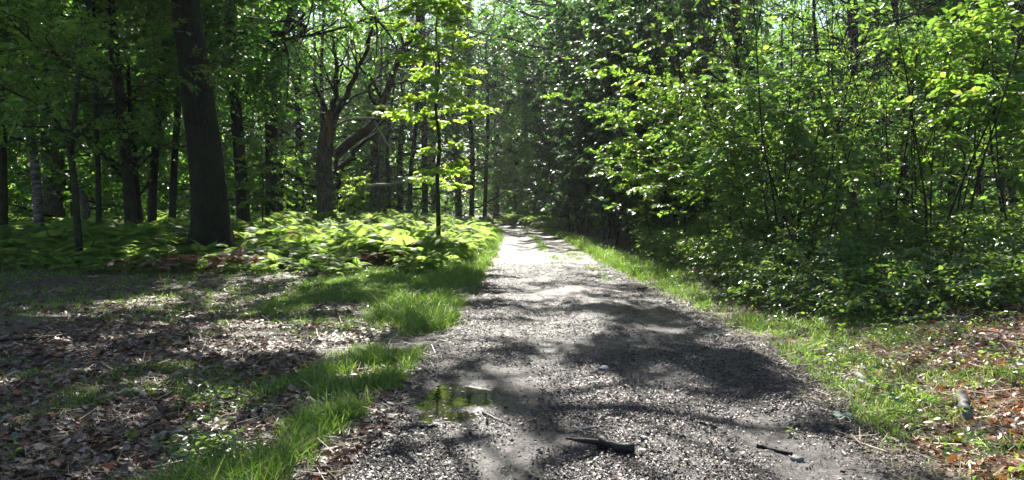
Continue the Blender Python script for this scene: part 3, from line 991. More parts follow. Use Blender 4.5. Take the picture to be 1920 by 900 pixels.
# ------------------------------------------------------------------ dark thicket right of the track
THK = [
    (1092, 40, 12.5, 3.0, "farthest bush of the dark thicket, nearest the track bend"),
    (1140, 33, 12.5, 3.1, "tallest small leaved tree in the dark thicket right of track"),
    (1190, 28, 11.0, 2.7, "middle bush of the dark thicket, stems bare at its foot"),
    (1248, 24, 10.0, 2.5, "dark thicket bush directly behind the sunlit hazel leaves"),
    (1150, 48, 14.0, 3.8, "pale green topped tree rising at the back of the thicket"),
    (1065, 55, 13.0, 3.2, "thicket bush at the track bend behind the farthest dark bush"),
    (1215, 36, 12.0, 3.4, "thicket tree filling the gap behind the middle dark bush"),
    (1290, 30, 12.0, 3.4, "thicket tree half hidden behind the sunlit hazels"),
]
for k, (px, d, h, w, lab) in enumerate(THK):
    x = (px - CX) / FPX * d + .3
    rng = R0(120 + k)
    loc = np.array([x, d, float(gz(x, d))])
    root = thing("thicket_tree", loc, lab, "tree", "dark thicket trees right of the track")
    ns = 9
    org = loc + np.column_stack([rng.normal(0, .55, ns), rng.normal(0, .7, ns), np.full(ns, -.05)])
    az = rng.uniform(0, 6.28, ns)
    dr = np.column_stack([np.cos(az) * .17, np.sin(az) * .17, np.ones(ns)])
    p0, r0 = grow(rng, org, dr, h * rng.uniform(.75, 1.05, ns), rng.uniform(.03, .075, ns), 10, .06, .06, .15)
    for q in range(ns):
        V, F = tubes(p0[q:q + 1], r0[q:q + 1], 6)
        link("stem", mesh("stem", V - loc, F, M_BARK_D, True), root)
    o, dd, l, r = fork(rng, p0, r0, 22, .06, 1, 1.15, .2, .7)
    l = np.minimum(l, w * .8) * rng.uniform(.7, 1.2, len(l))
    p1, r1 = grow(rng, o, dd, l, np.minimum(r, .02), 6, .2, .02)
    V, F = tubes(p1, r1, 3)
    link("twigs", mesh("twigs", V - loc, F, M_TWIG, True), root) if False else None
    o, dd, l, r = fork(rng, p1, r1, 14, .1, 1, .9, .45, .5)
    k2 = o[:, 2] > loc[2] + .4 + rng.random(len(o)) * 1.3
    x3, y3 = o[:, 0] + (o[:, 2] - 3) * SXT, o[:, 1] - (o[:, 2] - 3) * COT
    k2 &= ~((o[:, 2] > 4) & (x3 > 2) & (x3 < 10) & (y3 > 9) & (y3 < 20) & (rng.random(len(o)) < .88))
    o, dd = o[k2], dd[k2]
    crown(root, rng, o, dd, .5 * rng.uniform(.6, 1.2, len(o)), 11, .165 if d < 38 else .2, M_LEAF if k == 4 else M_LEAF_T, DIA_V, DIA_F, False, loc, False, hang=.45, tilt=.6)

# ------------------------------------------------------------------ hazels by the right verge
HAZ = [
    (1345, 17.0, 8.4, 2.6, "sunlit hazel reaching furthest over the track"),
    (1275, 20.5, 8.6, 2.4, "hazel at the left end of the sunlit row, next to the thicket"),
    (1500, 13.4, 6.0, 2.0, "low bright hazel in front of the row, rooted in brambles"),
    (1440, 15.2, 8.0, 2.5, "bright hazel just right of the one reaching furthest over track"),
    (1545, 18.0, 8.6, 2.7, "hazel bush behind the brambles with sunlit yellow green top"),
    (1625, 13.6, 7.0, 2.2, "hazel bush on the bramble bank right of the bright pair"),
    (1700, 14.0, 7.2, 2.4, "hazel whose bare stems stand behind the bramble bank"),
    (1790, 11.6, 6.2, 2.0, "open hazel with see through lower stems at the right"),
    (1905, 12.8, 7.0, 2.2, "half lit hazel cut by the right edge of the photo"),
]


def hazel(px, d, h, w, lab, seed, leaf=M_LEAF_H, nst=7, name="hazel_bush", zlow=.5, nl=11, size=.115, lean=0, nbr=12, nsp=9):
    x = (px - CX) / FPX * d
    rng = R0(seed)
    loc = np.array([x, d, float(gz(x, d))])
    root = thing(name, loc, lab, "bush", "hazels along the right verge")
    org = loc + np.column_stack([rng.normal(0, .35, nst), rng.normal(0, .35, nst), np.full(nst, -.05)])
    az = np.arange(nst) * 6.283 / nst + rng.uniform(-.4, .4, nst)
    dr = np.column_stack([np.cos(az) * .19 + lean, np.sin(az) * .18 - .03, np.ones(nst)])
    p0, r0 = grow(rng, org, dr, h * rng.uniform(.75, 1.08, nst), rng.uniform(.011, .024, nst), 10, .075, .02, .2)
    o, dd, l, r = fork(rng, p0, r0, nbr, .14, 1, 1.0, .24, .75)
    l = np.minimum(l, w * .75)
    p1, r1 = grow(rng, o, dd, l, np.minimum(r, .011), 6, .17, .01)
    for q in range(nst):
        s_ = slice(q * nbr, (q + 1) * nbr)
        V, F = cat([tubes(p0[q:q + 1], r0[q:q + 1], 6), tubes(p1[s_], r1[s_], 4)])
        link("stem", mesh("stem", V - loc, F, M_BARK_D, True), root)
    o, dd, l, r = fork(rng, p1, r1, nsp, .2, 1, .75, .5, .8)
    o = np.concatenate([o, p1[:, -1]])
    dd = np.concatenate([dd, p1[:, -1] - p1[:, -2]])
    k2 = o[:, 2] > loc[2] + zlow * rng.uniform(.6, 1.6, len(o))
    y3 = o[:, 1] - (o[:, 2] - 3) * COT
    k2 &= ~((o[:, 2] > 5.8) & (y3 > 9) & (rng.random(len(o)) < .45))
    k2 &= ~((o[:, 2] > 3.4) & lit(o[:, 0], o[:, 1], o[:, 2]) & (rng.random(len(o)) < .8))
    k2 &= ~(lit(o[:, 0], o[:, 1], o[:, 2]) & (rng.random(len(o)) < np.where(o[:, 1] - o[:, 2] * COT < 11, .92, .6)))
    o, dd = o[k2], dd[k2]
    crown(root, rng, o, dd, .42 * rng.uniform(.6, 1.25, len(o)), nl, size, leaf, LEAF_V, LEAF_F, True, loc, False, hang=.12, tilt=.5)
    return root


for k, (px, d, h, w, lab) in enumerate(HAZ):
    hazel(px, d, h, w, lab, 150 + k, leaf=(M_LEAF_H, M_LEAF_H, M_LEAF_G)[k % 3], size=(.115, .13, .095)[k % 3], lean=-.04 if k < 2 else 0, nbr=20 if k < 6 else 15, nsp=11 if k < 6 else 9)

# trees behind the hazels
RIGHT = [
    (1382, 23, .17, 17, "dark trunk glimpsed through the hazel leaves", 7.5, 5.5),
    (1600, 26, .16, 16, "tree standing deep behind the middle hazels", 3.5, 4.5),
    (1705, 22, .11, 14, "dark pole of a tree behind the right hazels", 4.0, 4.0),
    (1790, 27, .13, 15, "straight slim tree in the lit gap behind the right hazels", 5.0, 4.2),
    (1838, 24, .12, 15, "grey barked slim tree in the lit gap at right", 5.5, 4.2),
    (1902, 20, .10, 14, "slim black tree near the right edge behind the hazels", 4.5, 4.2),
]
for k, (px, d, r, h, lab, z0, pln) in enumerate(RIGHT):
    x = (px - CX) / FPX * d
    over = [([(x, 23, 8.6), (5.0, 21.5, 9.8), (2.6, 20, 10.4), (.3, 18.8, 10.2)], [.1, .08, .06, .02]),  # unseen limbs over the track, added to shade its right half
            ([(x, 23, 10.5), (4.6, 23.5, 12.2), (2.0, 24, 13.2), (-.6, 24.4, 13.4)], [.1, .08, .06, .02]),
            ([(x, 23, 8), (5.6, 20.4, 8.8), (3.8, 17.8, 9.2), (2.0, 15.6, 8.8)], [.1, .08, .05, .02]),
            ([(x, 23, 12), (5.2, 25.5, 14), (2.8, 28, 15), (.4, 30, 15)], [.09, .07, .05, .02])] if k == 0 else None
    tree("slim_tree", lab, "tree", up_poly(x, d, h, (R0(k).uniform(-.5, .5), 0), .12, 200 + k), np.interp(np.linspace(0, 1, 6), [0, .6, 1], [r, r * .7, .03]),
         M_BARK_G if "grey" in lab else M_BARK_D, M_LEAF, 200 + k, limbs=over, z0=z0, n_prim=16, plen=pln, n_sub=18 if k == 0 else 9, n_spr=15 if k == 0 else 12, n_leaf=10, size=.17, sl=.8, elev=.2, flare=.35)

# understorey behind: individual leafy trees that nothing tells apart
rng = R0(300)
UND_L = [(-30, 34), (-26, 30), (-23, 38), (-19.5, 33), (-16.5, 39), (-14, 34.5), (-27, 44), (-20, 47), (-33, 48), (-14.5, 46), (-11.2, 43), (-8, 48), (-17, 56), (-25, 58), (-38, 40), (-10, 58)]
UND_R = [(12, 26), (16, 24), (20, 29), (13.5, 32), (9.5, 35), (18, 36), (24, 34), (12, 42), (20, 44), (28, 42), (8, 45), (30, 34)]
for k, (x, y) in enumerate(UND_L + UND_R):
    left = k < len(UND_L)
    h = rng.uniform(11, 16)
    tree("understorey_tree", "leafy shaded tree deep in the wood behind the left trunks" if left else "leafy tree deep in the wood behind the right hazels", "tree",
         up_poly(x, y, h, (rng.uniform(-.8, .8), 0), .15, 310 + k), np.interp(np.linspace(0, 1, 6), [0, .6, 1], [rng.uniform(.1, .22), .1, .03]),
         M_BARK_D, (M_LEAF, M_LEAF_D, M_LEAF)[k % 3], 310 + k, "leafy trees deep in the wood on the left" if left else "leafy trees deep in the wood on the right",
         z0=.9, n_prim=22, plen=4.4, n_sub=8, n_spr=9, n_leaf=9, size=.22, sl=.9, elev=.1, flare=.35, top=.7)

# far wood: one mass
rng = R0(400)
pos, drs = [], []
trk = []
for k in range(460):
    a = rng.uniform(-.98, .98)
    rad_ = rng.uniform(66, 140)
    x, y = rad_ * math.sin(a) , rad_ * math.cos(a)
    if pl(y) - 2.5 < x < pr(y) + 2.5 and y < 95:
        continue
    h = rng.uniform(17, 27) + .09 * (rad_ - 66)
    base = float(gz(x, y))
    for c in range(12):
        zc = base + (rng.uniform(.8, h) if c > 2 else rng.uniform(.5, 5))
        w = 3.6 * (1 - .5 * ((zc - base) / h) ** 2)
        cen = np.array([x + rng.normal(0, w * .5), y + rng.normal(0, w * .5), zc])
        m = 46
        q = unit(rng.normal(0, 1, (m, 3))) * (rng.random((m, 1)) ** .4) * np.array([1.7, 1.7, 1.0]) * rng.uniform(.7, 1.3)
        pos.append(cen + q)
        drs.append(q * np.array([1, 1, .3]) + rng.normal(0, .3, (m, 3)))
    q = up_poly(x, y, h, (0, 0), .2, 3000 + k)
    trk.append((q, np.linspace(rng.uniform(.15, .4), .05, 6)))
pos, drs = np.concatenate(pos), np.concatenate(drs)
# low growth between the far trunks, closing the view beyond the bend
n = 26000
a, rad_ = rng.uniform(-.95, .95, n), rng.uniform(47, 125, n)
x, y = rad_ * np.sin(a), rad_ * np.cos(a)
hh = 5.5 * fbm(x * .16, y * .16, 61) ** 1.5 * 2.2
z = gz(x, y) + hh * rng.random(n) ** .8
k = ~((x > pl(y) - 1.8) & (x < pr(y) + 1.8) & (y < 99)) & ~((x > -13) & (x < 3) & (y < 62))
pos = np.concatenate([pos, np.column_stack([x, y, z])[k]])
q = rng.normal(0, 1, (int(k.sum()), 3)) * np.array([1, 1, .35])
drs = np.concatenate([drs, q])
k = ~(lit(pos[:, 0], pos[:, 1], pos[:, 2]) & (pos[:, 1] - pos[:, 2] * COT > 57))
pos, drs = pos[k], drs[k]
(lv, lf), _ = spray(rng, pos, drs, 1.3, 4, .42, DIA_V, DIA_F, tilt=.6)
tq = tubes(np.array([t[0] for t in trk]), np.array([t[1] for t in trk]), 6)
nl = len(lf)
V, F = cat([(lv, lf), tq])
link("far_woodland", mesh("far_woodland", V, F, [M_LEAF, M_BARK_D], False, np.concatenate([np.zeros(nl), np.ones(len(F) - nl)])), kind="stuff")

# ------------------------------------------------------------------ bracken
def frond_template(n=22):
    """stipe then an arching triangular blade of pinna pairs; unit length ~1.15, along +x, up +z"""
    s = np.linspace(0, 1, 24)
    x = np.where(s < .38, s * .45, .17 + (s - .38) * 1.05)
    z = np.where(s < .38, s * 1.35, .51 + (s - .38) * .62 - (s - .38) ** 2 * 1.05)
    curve = np.column_stack([x, np.zeros_like(x), z])
    at = lambda t: np.array([np.interp(t, s, curve[:, i]) for i in range(3)])
    Vs, Fs, o = [], [], 0
    st = resample(curve, 5)
    V, F = tubes(st[None], np.linspace(.008, .003, 5)[None], 3)
    Vs.append(V), Fs.append(F)
    o += len(V)
    for k in range(n):
        t = .40 + .58 * (k / (n - 1)) ** .92
        ln = .34 * (1 - (k / (n - .4))) ** .85 + .02
        c = at(t)
        tg = unit(at(min(t + .02, 1)) - at(t - .02))
        nn = np.cross(tg, np.array([0, 1., 0]))
        nn = -nn if nn[2] < 0 else nn
        for sg in (1, -1):
            ax = unit(np.array([0, sg, 0]) + tg * .45 - UP * .10)
            sd = np.cross(ax, nn)
            wv = .016 * (ln / .34 + .4)
            Vp = np.array([c, c + ax * ln * .3 + sd * wv + UP * .012, c + ax * ln - UP * .10 * ln, c + ax * ln * .35 - sd * wv])
            Vs.append(Vp)
            Fs.append(np.array([[0, 1, 2, 3]]) + o)
            o += 4
    return np.concatenate(Vs), np.concatenate(Fs)


FV, FF = frond_template()


def fern_mass(name, xy, nf, scale, seed, mat):
    rng = R0(seed)
    n = len(xy)
    pos = np.repeat(np.column_stack([xy, gz(xy[:, 0], xy[:, 1]) - .03]), nf, 0)
    az = rng.uniform(0, 6.283, n * nf)
    el = rng.normal(0.05, .28, n * nf)
    ax = np.column_stack([np.cos(az) * np.cos(el), np.sin(az) * np.cos(el), np.sin(el)])
    nr = unit(UP + rng.normal(0, .12, (n * nf, 3)))
    nr = unit(nr - (nr * ax).sum(1, keepdims=True) * ax)
    sz = np.repeat(scale, nf) * rng.uniform(.7, 1.1, n * nf)
    V, F = stamp(FV, FF, pos, ax, nr, sz)
    return mesh(name, V, F, mat)


rng = R0(500)
n = 13500
x, y = rng.uniform(-26, -0.6, n), 14 + 34.5 * rng.random(n) ** 1.25
front = np.interp(x, [-26, -12, -7, -4.5, -3, -2, -1.2], [17.5, 17.0, 17.0, 16.2, 15.2, 15.2, 16]) + 2.2 * (fbm(x * .6, y * .0 + x * .3, 41) - .5)
edge = pl(y) - .55 - .5 * fbm(x * .3, y * .5, 42)
k = (y > front) & (x < edge) & (fbm(x * .4, y * .4, 43) > .33) & (((x + 8.08) ** 2 + (y - 20) ** 2) > .5) & (x / y > -.8)
x, y = x[k][:5200], y[k][:5200]
sc = .92 * (.75 + .5 * fbm(x * .25, y * .25, 44)) * np.interp(y - np.interp(x, [-26, -12, -7, -4.5, -3, -2, -1.2], [17.5, 17.0, 17.0, 16.2, 15.2, 15.2, 16]), [0, 3.5], [.45, 1.08]) * R0(77).uniform(.7, 1.25, len(x))
me = fern_mass("bracken", np.column_stack([x, y]), 4, sc * .92, 501, M_FERN)
link("bracken_undergrowth", me, kind="stuff")
# last year's dead bracken, rusty brown, at the front of the bed
rg_ = R0(505)
dx, dy = -3.75 + rg_.normal(0, .45, 34), 19.2 + rg_.normal(0, .8, 34)
dx2, dy2 = -7.4 + rg_.normal(0, .6, 16), 17.2 + rg_.normal(0, .5, 16)
link("dead_bracken_undergrowth", fern_mass("dead_bracken", np.column_stack([np.r_[dx, dx2], np.r_[dy, dy2]]), 5, np.full(50, .62), 506, M_LITTER_R), kind="stuff")
# paler bracken along the far right verge
n = 260
y = rng.uniform(46, 74, n)
x = pr(y) + .5 + 3.2 * rng.random(n) ** 1.3
link("verge_bracken_undergrowth", fern_mass("verge_bracken", np.column_stack([x, y]), 6, np.full(n, 1.05), 502, M_FERN), kind="stuff")


# ------------------------------------------------------------------ grass
def blades(rng, xy, h, w, lean=.35):
    n = len(xy)
    z = surf(xy[:, 0], xy[:, 1]) - .01
    az = rng.uniform(0, 6.283, n)
    side = np.column_stack([np.cos(az), np.sin(az), np.zeros(n)])
    b = rng.uniform(0, 6.283, n)
    bend = np.column_stack([np.cos(b), np.sin(b), np.zeros(n)]) * (lean * rng.random(n) ** .7)[:, None]
    p0 = np.column_stack([xy, z])
    out = []
    for t, ww in ((0, 1), (.45, .85), (.8, .5), (1, .05)):
        c = p0 + UP * (h * (t - .18 * t * t * np.linalg.norm(bend, axis=1) * 2))[:, None] + bend * (h * t * t * 1.5)[:, None]
        out += [c - side * (w * ww / 2)[:, None], c + side * (w * ww / 2)[:, None]]
    V = np.stack(out, 1).reshape(-1, 3)
    F = np.array([[0, 1, 3, 2], [2, 3, 5, 4], [4, 5, 7, 6]])[None] + (np.arange(n) * 8)[:, None, None]
    return V, F.reshape(-1, 4)


def grass_density(x, y):
    l, r = pl(y), pr(y)
    dl, drr = l - x, x - r
    cl = fbm(x * 1.6, y * 1.1, 51)
    # left verge: dense strip, opening out near the camera
    wl = np.interp(y, [3.5, 5, 8, 14, 20, 40], [.45, .5, .6, .8, .75, .5])
    left = smooth(-.12, .1, dl + .35 * (cl - .5)) * smooth(wl + .6, wl - .25, dl) * smooth(.38, .58, cl + .1 * smooth(7, 12, y)) * (.15 + .75 * smooth(.38, .6, fbm(x * 3, y * 3, 57)))
    right = smooth(-.25, .15, drr + .4 * (cl - .5)) * np.interp(y, [3.5, 5, 6.5, 8, 9, 12, 16, 40, 60], [.18, .5, .45, .28, .25, .35, .95, .95, .7]) * np.maximum(.12 + .75 * smooth(.42, .6, fbm(x * 2.4, y * 2.4, 58)), .6 * smooth(10, 12.5, y)) * smooth(np.interp(y, [4, 9, 14, 22], [1.1, .9, 1.2, 1.2]) + .3, .3, drr)
    tuft = .5 * smooth(.56, .66, fbm(x * .8, y * .8, 52)) * (dl > 0) * smooth(17.5, 15, y)
    back = .95 * smooth(8.5, 11.5, y) * smooth(18.5, 17, y) * (dl > .3) * smooth(.24, .5, fbm(x * .9, y * .9, 53))
    rt = .35 * smooth(.5, .62, fbm(x * 1.1, y * 1.1, 54)) * (drr > 0) * (y < 10)
    u = (x - l) / (r - l)
    mid = np.exp(-((u - .55) / .07) ** 2) * smooth(17, 24, y) * .5 * smooth(.4, .55, fbm(x * 1.5, y * .5, 55)) + .35 * np.exp(-((u - .83) / .07) ** 2) * smooth(13, 17, y) * smooth(.45, .6, cl)
    lone = .5 * np.exp(-(((x - .0) / .25) ** 2 + ((y - 13.5) / .8) ** 2)) * 0
    return np.clip(left + right + tuft + back + rt + mid + lone, 0, 1)


rng = R0(600)
n = 90000
y = 3.4 * (60 / 3.4) ** rng.random(n)
x = np.where(rng.random(n) < .8, rng.uniform(-1.2, 1.2, n) * (3.2 + .05 * y) + .6, rng.uniform(-.75, .75, n) * y)
k = rng.random(n) < grass_density(x, y)
x, y = x[k][:23000], y[k][:23000]
l, r = pl(y), pr(y)
verge = ((l - x > -.05) & (l - x < 1.1)) | (x - r > -.05)
hgt = np.where(verge, .19, .085) * (.35 + 1.2 * fbm(x * 1.9, y * 1.9, 56)) * np.where(y > 15, 1.35, 1.0)
hgt = hgt * np.where((x - r > 0) & (y < 9), .6, np.where(y < 9, .82, 1)) * rng.uniform(.55, 1.4, len(x))
m = 10
tx, ty = np.repeat(x, m), np.repeat(y, m)
ta, td = rng.uniform(0, 6.283, len(tx)), np.abs(rng.normal(0, 1, len(tx))) * np.repeat(.02 + .22 * hgt + .0012 * y, m)
bx, by = tx + td * np.cos(ta), ty + td * np.sin(ta)
h = np.repeat(hgt, m) * rng.uniform(.4, 1.15, len(tx))
w = np.clip(.0062 + .0003 * by, .004, .016) * rng.uniform(.5, 1.35, len(tx))
h = h * (.4 + .6 * np.clip(grass_density(bx, by) * 1.3, 0, 1)) + .015
V, F = blades(rng, np.column_stack([bx, by]), h, w, .85)
link("grass", mesh("grass", V, F, M_GRASS), kind="stuff")

rng = R0(620)
n = 26000
y = 3.4 * (20 / 3.4) ** rng.random(n)
x = np.where(rng.random(n) < .5, pl(y) + .25 - rng.random(n) * 3.2, pr(y) - .25 + rng.random(n) * 2.6)
z = surf(x, y) + .006 + .03 * rng.random(n)
az = rng.uniform(0, 6.283, n)
V, F = stamp(np.array([[0, .5, 0], [0, -.5, 0], [1, -.3, .02], [1, .3, .02]]) * np.array([1, .03, 1]), np.array([[0, 1, 2, 3]]), np.column_stack([x, y, z]),
             np.column_stack([np.cos(az), np.sin(az), rng.normal(0, .18, n)]), unit(UP + rng.normal(0, .3, (n, 3))), rng.uniform(.05, .2, n), rng.uniform(.8, 1.5, n))
link("dry_grass", mesh("dry_grass", V, F, M_STRAW), kind="stuff")

# ------------------------------------------------------------------ brambles and low herbs
rng = R0(700)


def low_cover(name, xy, hmax, mat, size, seed, n_leaf=5, sl=.28):
    rng = R0(seed)
    z = gz(xy[:, 0], xy[:, 1]) + hmax * rng.random(len(xy)) ** .6
    az = rng.uniform(0, 6.283, len(xy))
    dr = np.column_stack([np.cos(az), np.sin(az), rng.normal(.15, .25, len(xy))])
    (V, F), tw = spray(rng, np.column_stack([xy, z]), dr, sl * rng.uniform(.6, 1.3, len(xy)), n_leaf, size, LEAF_V, LEAF_F, tilt=.5, hang=.1)
    t = tubes(tw, np.broadcast_to(np.array([.003, .002, .0015]), (len(tw), 3)), 3)
    nl = len(F)
    V, F = cat([(V, F), t])
    link(name, mesh(name, V, F, [mat, M_TWIG], False, np.concatenate([np.zeros(nl), np.ones(len(F) - nl)])), kind="stuff")


n = 36000
y = 6.5 * (24 / 6.5) ** rng.random(n)
x = pr(y) + rng.random(n) ** 1.1 * np.interp(y, [7, 10, 14, 24], [8, 8, 7, 5])
drr = x - pr(y)
f0 = np.interp(x, [2.6, 3.2, 3.8, 4.4, 5.2, 6.5, 8], [15, 11.6, 10.2, 9.3, 8.8, 8.6, 8.4])
k = (y > f0) & (drr > np.interp(y, [7, 14, 24], [.35, 1.0, 1.3])) & (fbm(x * .9, y * .9, 71) > .3)
x, y = x[k][:15000], y[k][:15000]
f0 = np.interp(x, [2.6, 3.2, 3.8, 4.4, 5.2, 6.5, 8], [15, 11.6, 10.2, 9.3, 8.8, 8.6, 8.4])
hm = np.interp(y - f0, [0, 1, 3], [.25, .6, .95]) * (.5 + fbm(x * .7, y * .7, 72))
low_cover("bramble_undergrowth", np.column_stack([x, y]), hm, M_BRAM, .075, 701, 6, .3)
# scattered low plants on both verges
n = 5200
y = 4 * (22 / 4) ** rng.random(n)
x = np.where(rng.random(n) < .5, pl(y) - .3 - rng.random(n) * 4.5 * smooth(3, 12, y) - .3 * rng.random(n), pr(y) + .2 + rng.random(n) * 3.2)
k = (fbm(x * 1.1, y * 1.1, 73) > np.where(x < 0, np.where(y > 10, .5, .74), .5))
x, y = x[k][:1500], y[k][:1500]
low_cover("herb_undergrowth", np.column_stack([x, y]), np.full(len(x), .16), M_BRAM, .045, 702, 5, .16)

# ------------------------------------------------------------------ leaf litter and track debris
def litter(name, xy, mat, smin, smax, seed, lift=.012, tilt=.45):
    rng = R0(seed)
    z = surf(xy[:, 0], xy[:, 1]) + rng.random(len(xy)) * lift
    az = rng.uniform(0, 6.283, len(xy))
    ax = np.column_stack([np.cos(az), np.sin(az), rng.normal(0, .25, len(xy))])
    nr = unit(UP + rng.normal(0, tilt, (len(xy), 3)))
    tv = OAK_V.copy()
    tv[:, 2] = .35 * (np.abs(tv[:, 1]) * 1.2) + .25 * (tv[:, 0] - .5) ** 2
    V, F = stamp(tv, OAK_F, np.column_stack([xy, z]), ax, nr, rng.uniform(smin, smax, len(xy)))
    link(name, mesh(name, V, F, mat), kind="stuff")


rng = R0(800)
n = 140000
y = 3.4 * (18 / 3.4) ** rng.random(n)
x = pl(y) + .4 * smooth(8.5, 5.5, y) - .1 - rng.random(n) * (1.1 * y + 1)
k = fbm(x * .9, y * .9, 81) + .25 * (rng.random(n) - .5) > np.interp(pl(y) - x, [-.45, -.1, 0, .9, 1.2], [.62, .5, .5, .5, .34])
k &= (x > -1.2 * y) & (rng.random(n) < smooth(17, 10, y) * .85 + .15)
litter("leaf_litter", np.column_stack([x[k], y[k]])[:66000], M_LITTER, .022, .085, 801)
n = 60000
y = 3.4 * (11 / 3.4) ** rng.random(n)
x = pr(y) + .1 + rng.random(n) * (1.15 * y - 1.2)
k = (fbm(x * .9, y * .9, 82) + .3 * (rng.random(n) - .5) > np.interp(x - pr(y), [0, .4, .9], [.62, .45, .25])) & (x < 1.25 * y)
litter("russet_leaf_litter", np.column_stack([x[k], y[k]])[:32000], M_LITTER_R, .04, .08, 802)
n = 430000
y = 3.6 * (20 / 3.6) ** (rng.random(n) ** 1.15)
x = pl(y) + (pr(y) - pl(y)) * rng.uniform(-.03, 1.03, n)
u = (x - pl(y)) / (pr(y) - pl(y))
keep = rng.random(n) < np.clip(.5 + 2.4 * (fbm(x * 1.4, y * 1.1, 83) - .45) + .5 * smooth(.3, 0, u) + .3 * smooth(.6, 1, u) - .4 * np.exp(-((u - .35) / .08) ** 2) - .35 * np.exp(-((u - .8) / .07) ** 2), .06, 1)
q = ((x - PUD[0]) / .34) ** 2 + ((y - PUD[1]) / .66) ** 2
keep &= (q > 1.1) | (rng.random(n) < .12)
x, y = x[keep], y[keep]
rng2 = R0(803)
z = surf(x, y) + .002 + rng2.random(len(x)) * .006
az = rng2.uniform(0, 6.283, len(x))
ax = np.column_stack([np.cos(az), np.sin(az), rng2.normal(0, .3, len(x))])
nr = unit(UP + rng2.normal(0, .55, (len(x), 3)))
# wedge-shaped crumbs with a top and sides
CH_V = np.array([[0, 0, 0], [.3, .28, 0], [1, .12, 0], [.8, -.25, 0], [.25, .03, .27], [.75, 0, .2]])
CH_F = np.array([[0, 1, 4, 4], [1, 2, 5, 4], [2, 3, 5, 5], [3, 0, 4, 5]])
CH_F = np.array([[0, 1, 5, 4], [1, 2, 5, 4], [2, 3, 5, 4], [3, 0, 4, 5]])
V, F = stamp(CH_V, CH_F, np.column_stack([x, y, z]), ax, nr, np.exp(np.clip(rng2.normal(-4.55, .6, len(x)), -6, -3.2)), rng2.uniform(.4, 1.3, len(x)))
link("gravel", mesh("gravel", V, F, M_CHIP), kind="stuff")


# ------------------------------------------------------------------ single sticks, logs, stones, small plants
def on(px, py):
    """ground point under a photo pixel"""
    d = CAMZ * FPX / (py - HZ)
    for _ in range(8):
        x = (px - CX) / FPX * d
        d = (CAMZ - float(surf(np.array(x), np.array(d)))) * FPX / (py - HZ)
    x = (px - CX) / FPX * d
    return np.array([x, d, float(surf(np.array(x), np.array(d)))])


def stick(name, label, category, pix, r, mat, seed, lift=.0, K=9, s=7, knob=.12, twig=0, group=None):
    rng = R0(seed)
    pts = np.array([on(*q) for q in pix])
    pts[:, 2] += r * .7 + lift
    q = spline(pts, K)
    q[1:-1] += rng.normal(0, r * .25, (K - 2, 3))
    rad = r * (1 + rng.normal(0, knob, K)) * np.linspace(1, .7, K)
    q = np.vstack([q[0], q, q[-1]])
    rad = np.concatenate([[r * .05], rad, [r * .05]])
    parts = [tubes(q[None], rad[None], s)]
    for k in range(twig):
        i = rng.integers(2, K - 1)
        e = q[i] + np.array([rng.normal(0, 5 * r), rng.normal(0, 5 * r), rng.uniform(0, 2) * r])
        parts.append(tubes(resample([q[i], e], 3)[None], np.array([[.5, .4, .15]]) * r, 5))
    V, F = cat(parts)
    lc = pts[0].copy()
    return tag(link(name, mesh(name, V - lc, F, mat, True), loc=lc), label, category, group)


stick("log_piece", "short thick black log piece lying on the track nearest the viewer", "log", [(1122, 838), (1150, 845), (1190, 850)], .042, M_WETWOOD, 1, knob=.15, twig=1)
stick("stick", "small dark split stick with pale top on the track above the log piece", "stick", [(1078, 810), (1100, 806), (1126, 801)], .012, M_DEAD, 2, twig=1)
stick("stick", "dark straight stick on the near right of the track", "stick", [(1420, 838), (1450, 846), (1486, 854)], .014, M_WETWOOD, 3)
stick("stick", "short forked twig on the right track below the pale leaves", "stick", [(1436, 776), (1448, 770), (1456, 762)], .010, M_WETWOOD, 4, twig=2)
stick("twig", "thin curved twig along the near right of the track", "stick", [(1338, 846), (1347, 832), (1340, 824)], .005, M_DEAD, 5)
stick("stick", "dark stick on the right of the track beside small stones", "stick", [(1308, 792), (1324, 797), (1344, 803)], .010, M_WETWOOD, 6)
stick("stick", "stick lying across the far right edge of track near bright grass", "stick", [(1196, 543), (1212, 541), (1228, 543)], .022, M_WETWOOD, 7)
stick("branch", "long bare branch lying along the foot of the bramble bank", "branch", [(1680, 606), (1740, 603), (1815, 606)], .02, M_DEAD, 8, lift=.04, twig=3)
stick("birch_log", "pale birch log with black patches in grass at right", "log", [(1802, 748), (1808, 770), (1816, 792)], .042, M_BIRCH, 9, lift=.01, s=10, knob=.05)
stick("grey_log", "slim grey log slanting through grass on the right verge", "log", [(1600, 702), (1620, 720), (1642, 736)], .030, M_DEAD, 10, lift=.01)
stick("branch", "dark curved branch on leaf litter at far left", "branch", [(0, 643), (50, 640), (118, 634)], .028, M_WETWOOD, 11, lift=.01, twig=3)
stick("stick", "pale crooked wood piece among dead leaves on the left", "stick", [(232, 742), (252, 738), (272, 750)], .022, M_DEAD, 12, lift=.01)
stick("branch", "long thin dark branch across the left leaf litter", "branch", [(212, 698), (262, 686), (330, 668)], .012, M_WETWOOD, 13, lift=.01, twig=4)
stick("stick", "pale bent twig in the left leaves near the grass verge", "stick", [(372, 706), (392, 692), (412, 690)], .010, M_DEAD, 14, lift=.015, twig=1)
stick("stick", "dark bent root like stick below the puddle", "stick", [(905, 775), (935, 790), (960, 800)], .010, M_WETWOOD, 15, twig=2)
stick("stick", "black chunk of wood on mud just below the puddle", "stick", [(790, 805), (806, 803), (822, 802)], .017, M_WETWOOD, 16)
stick("branch", "dark branch along the bottom right corner under dry grass", "branch", [(1852, 842), (1885, 846), (1925, 850)], .022, M_WETWOOD, 17, lift=.01, twig=2)
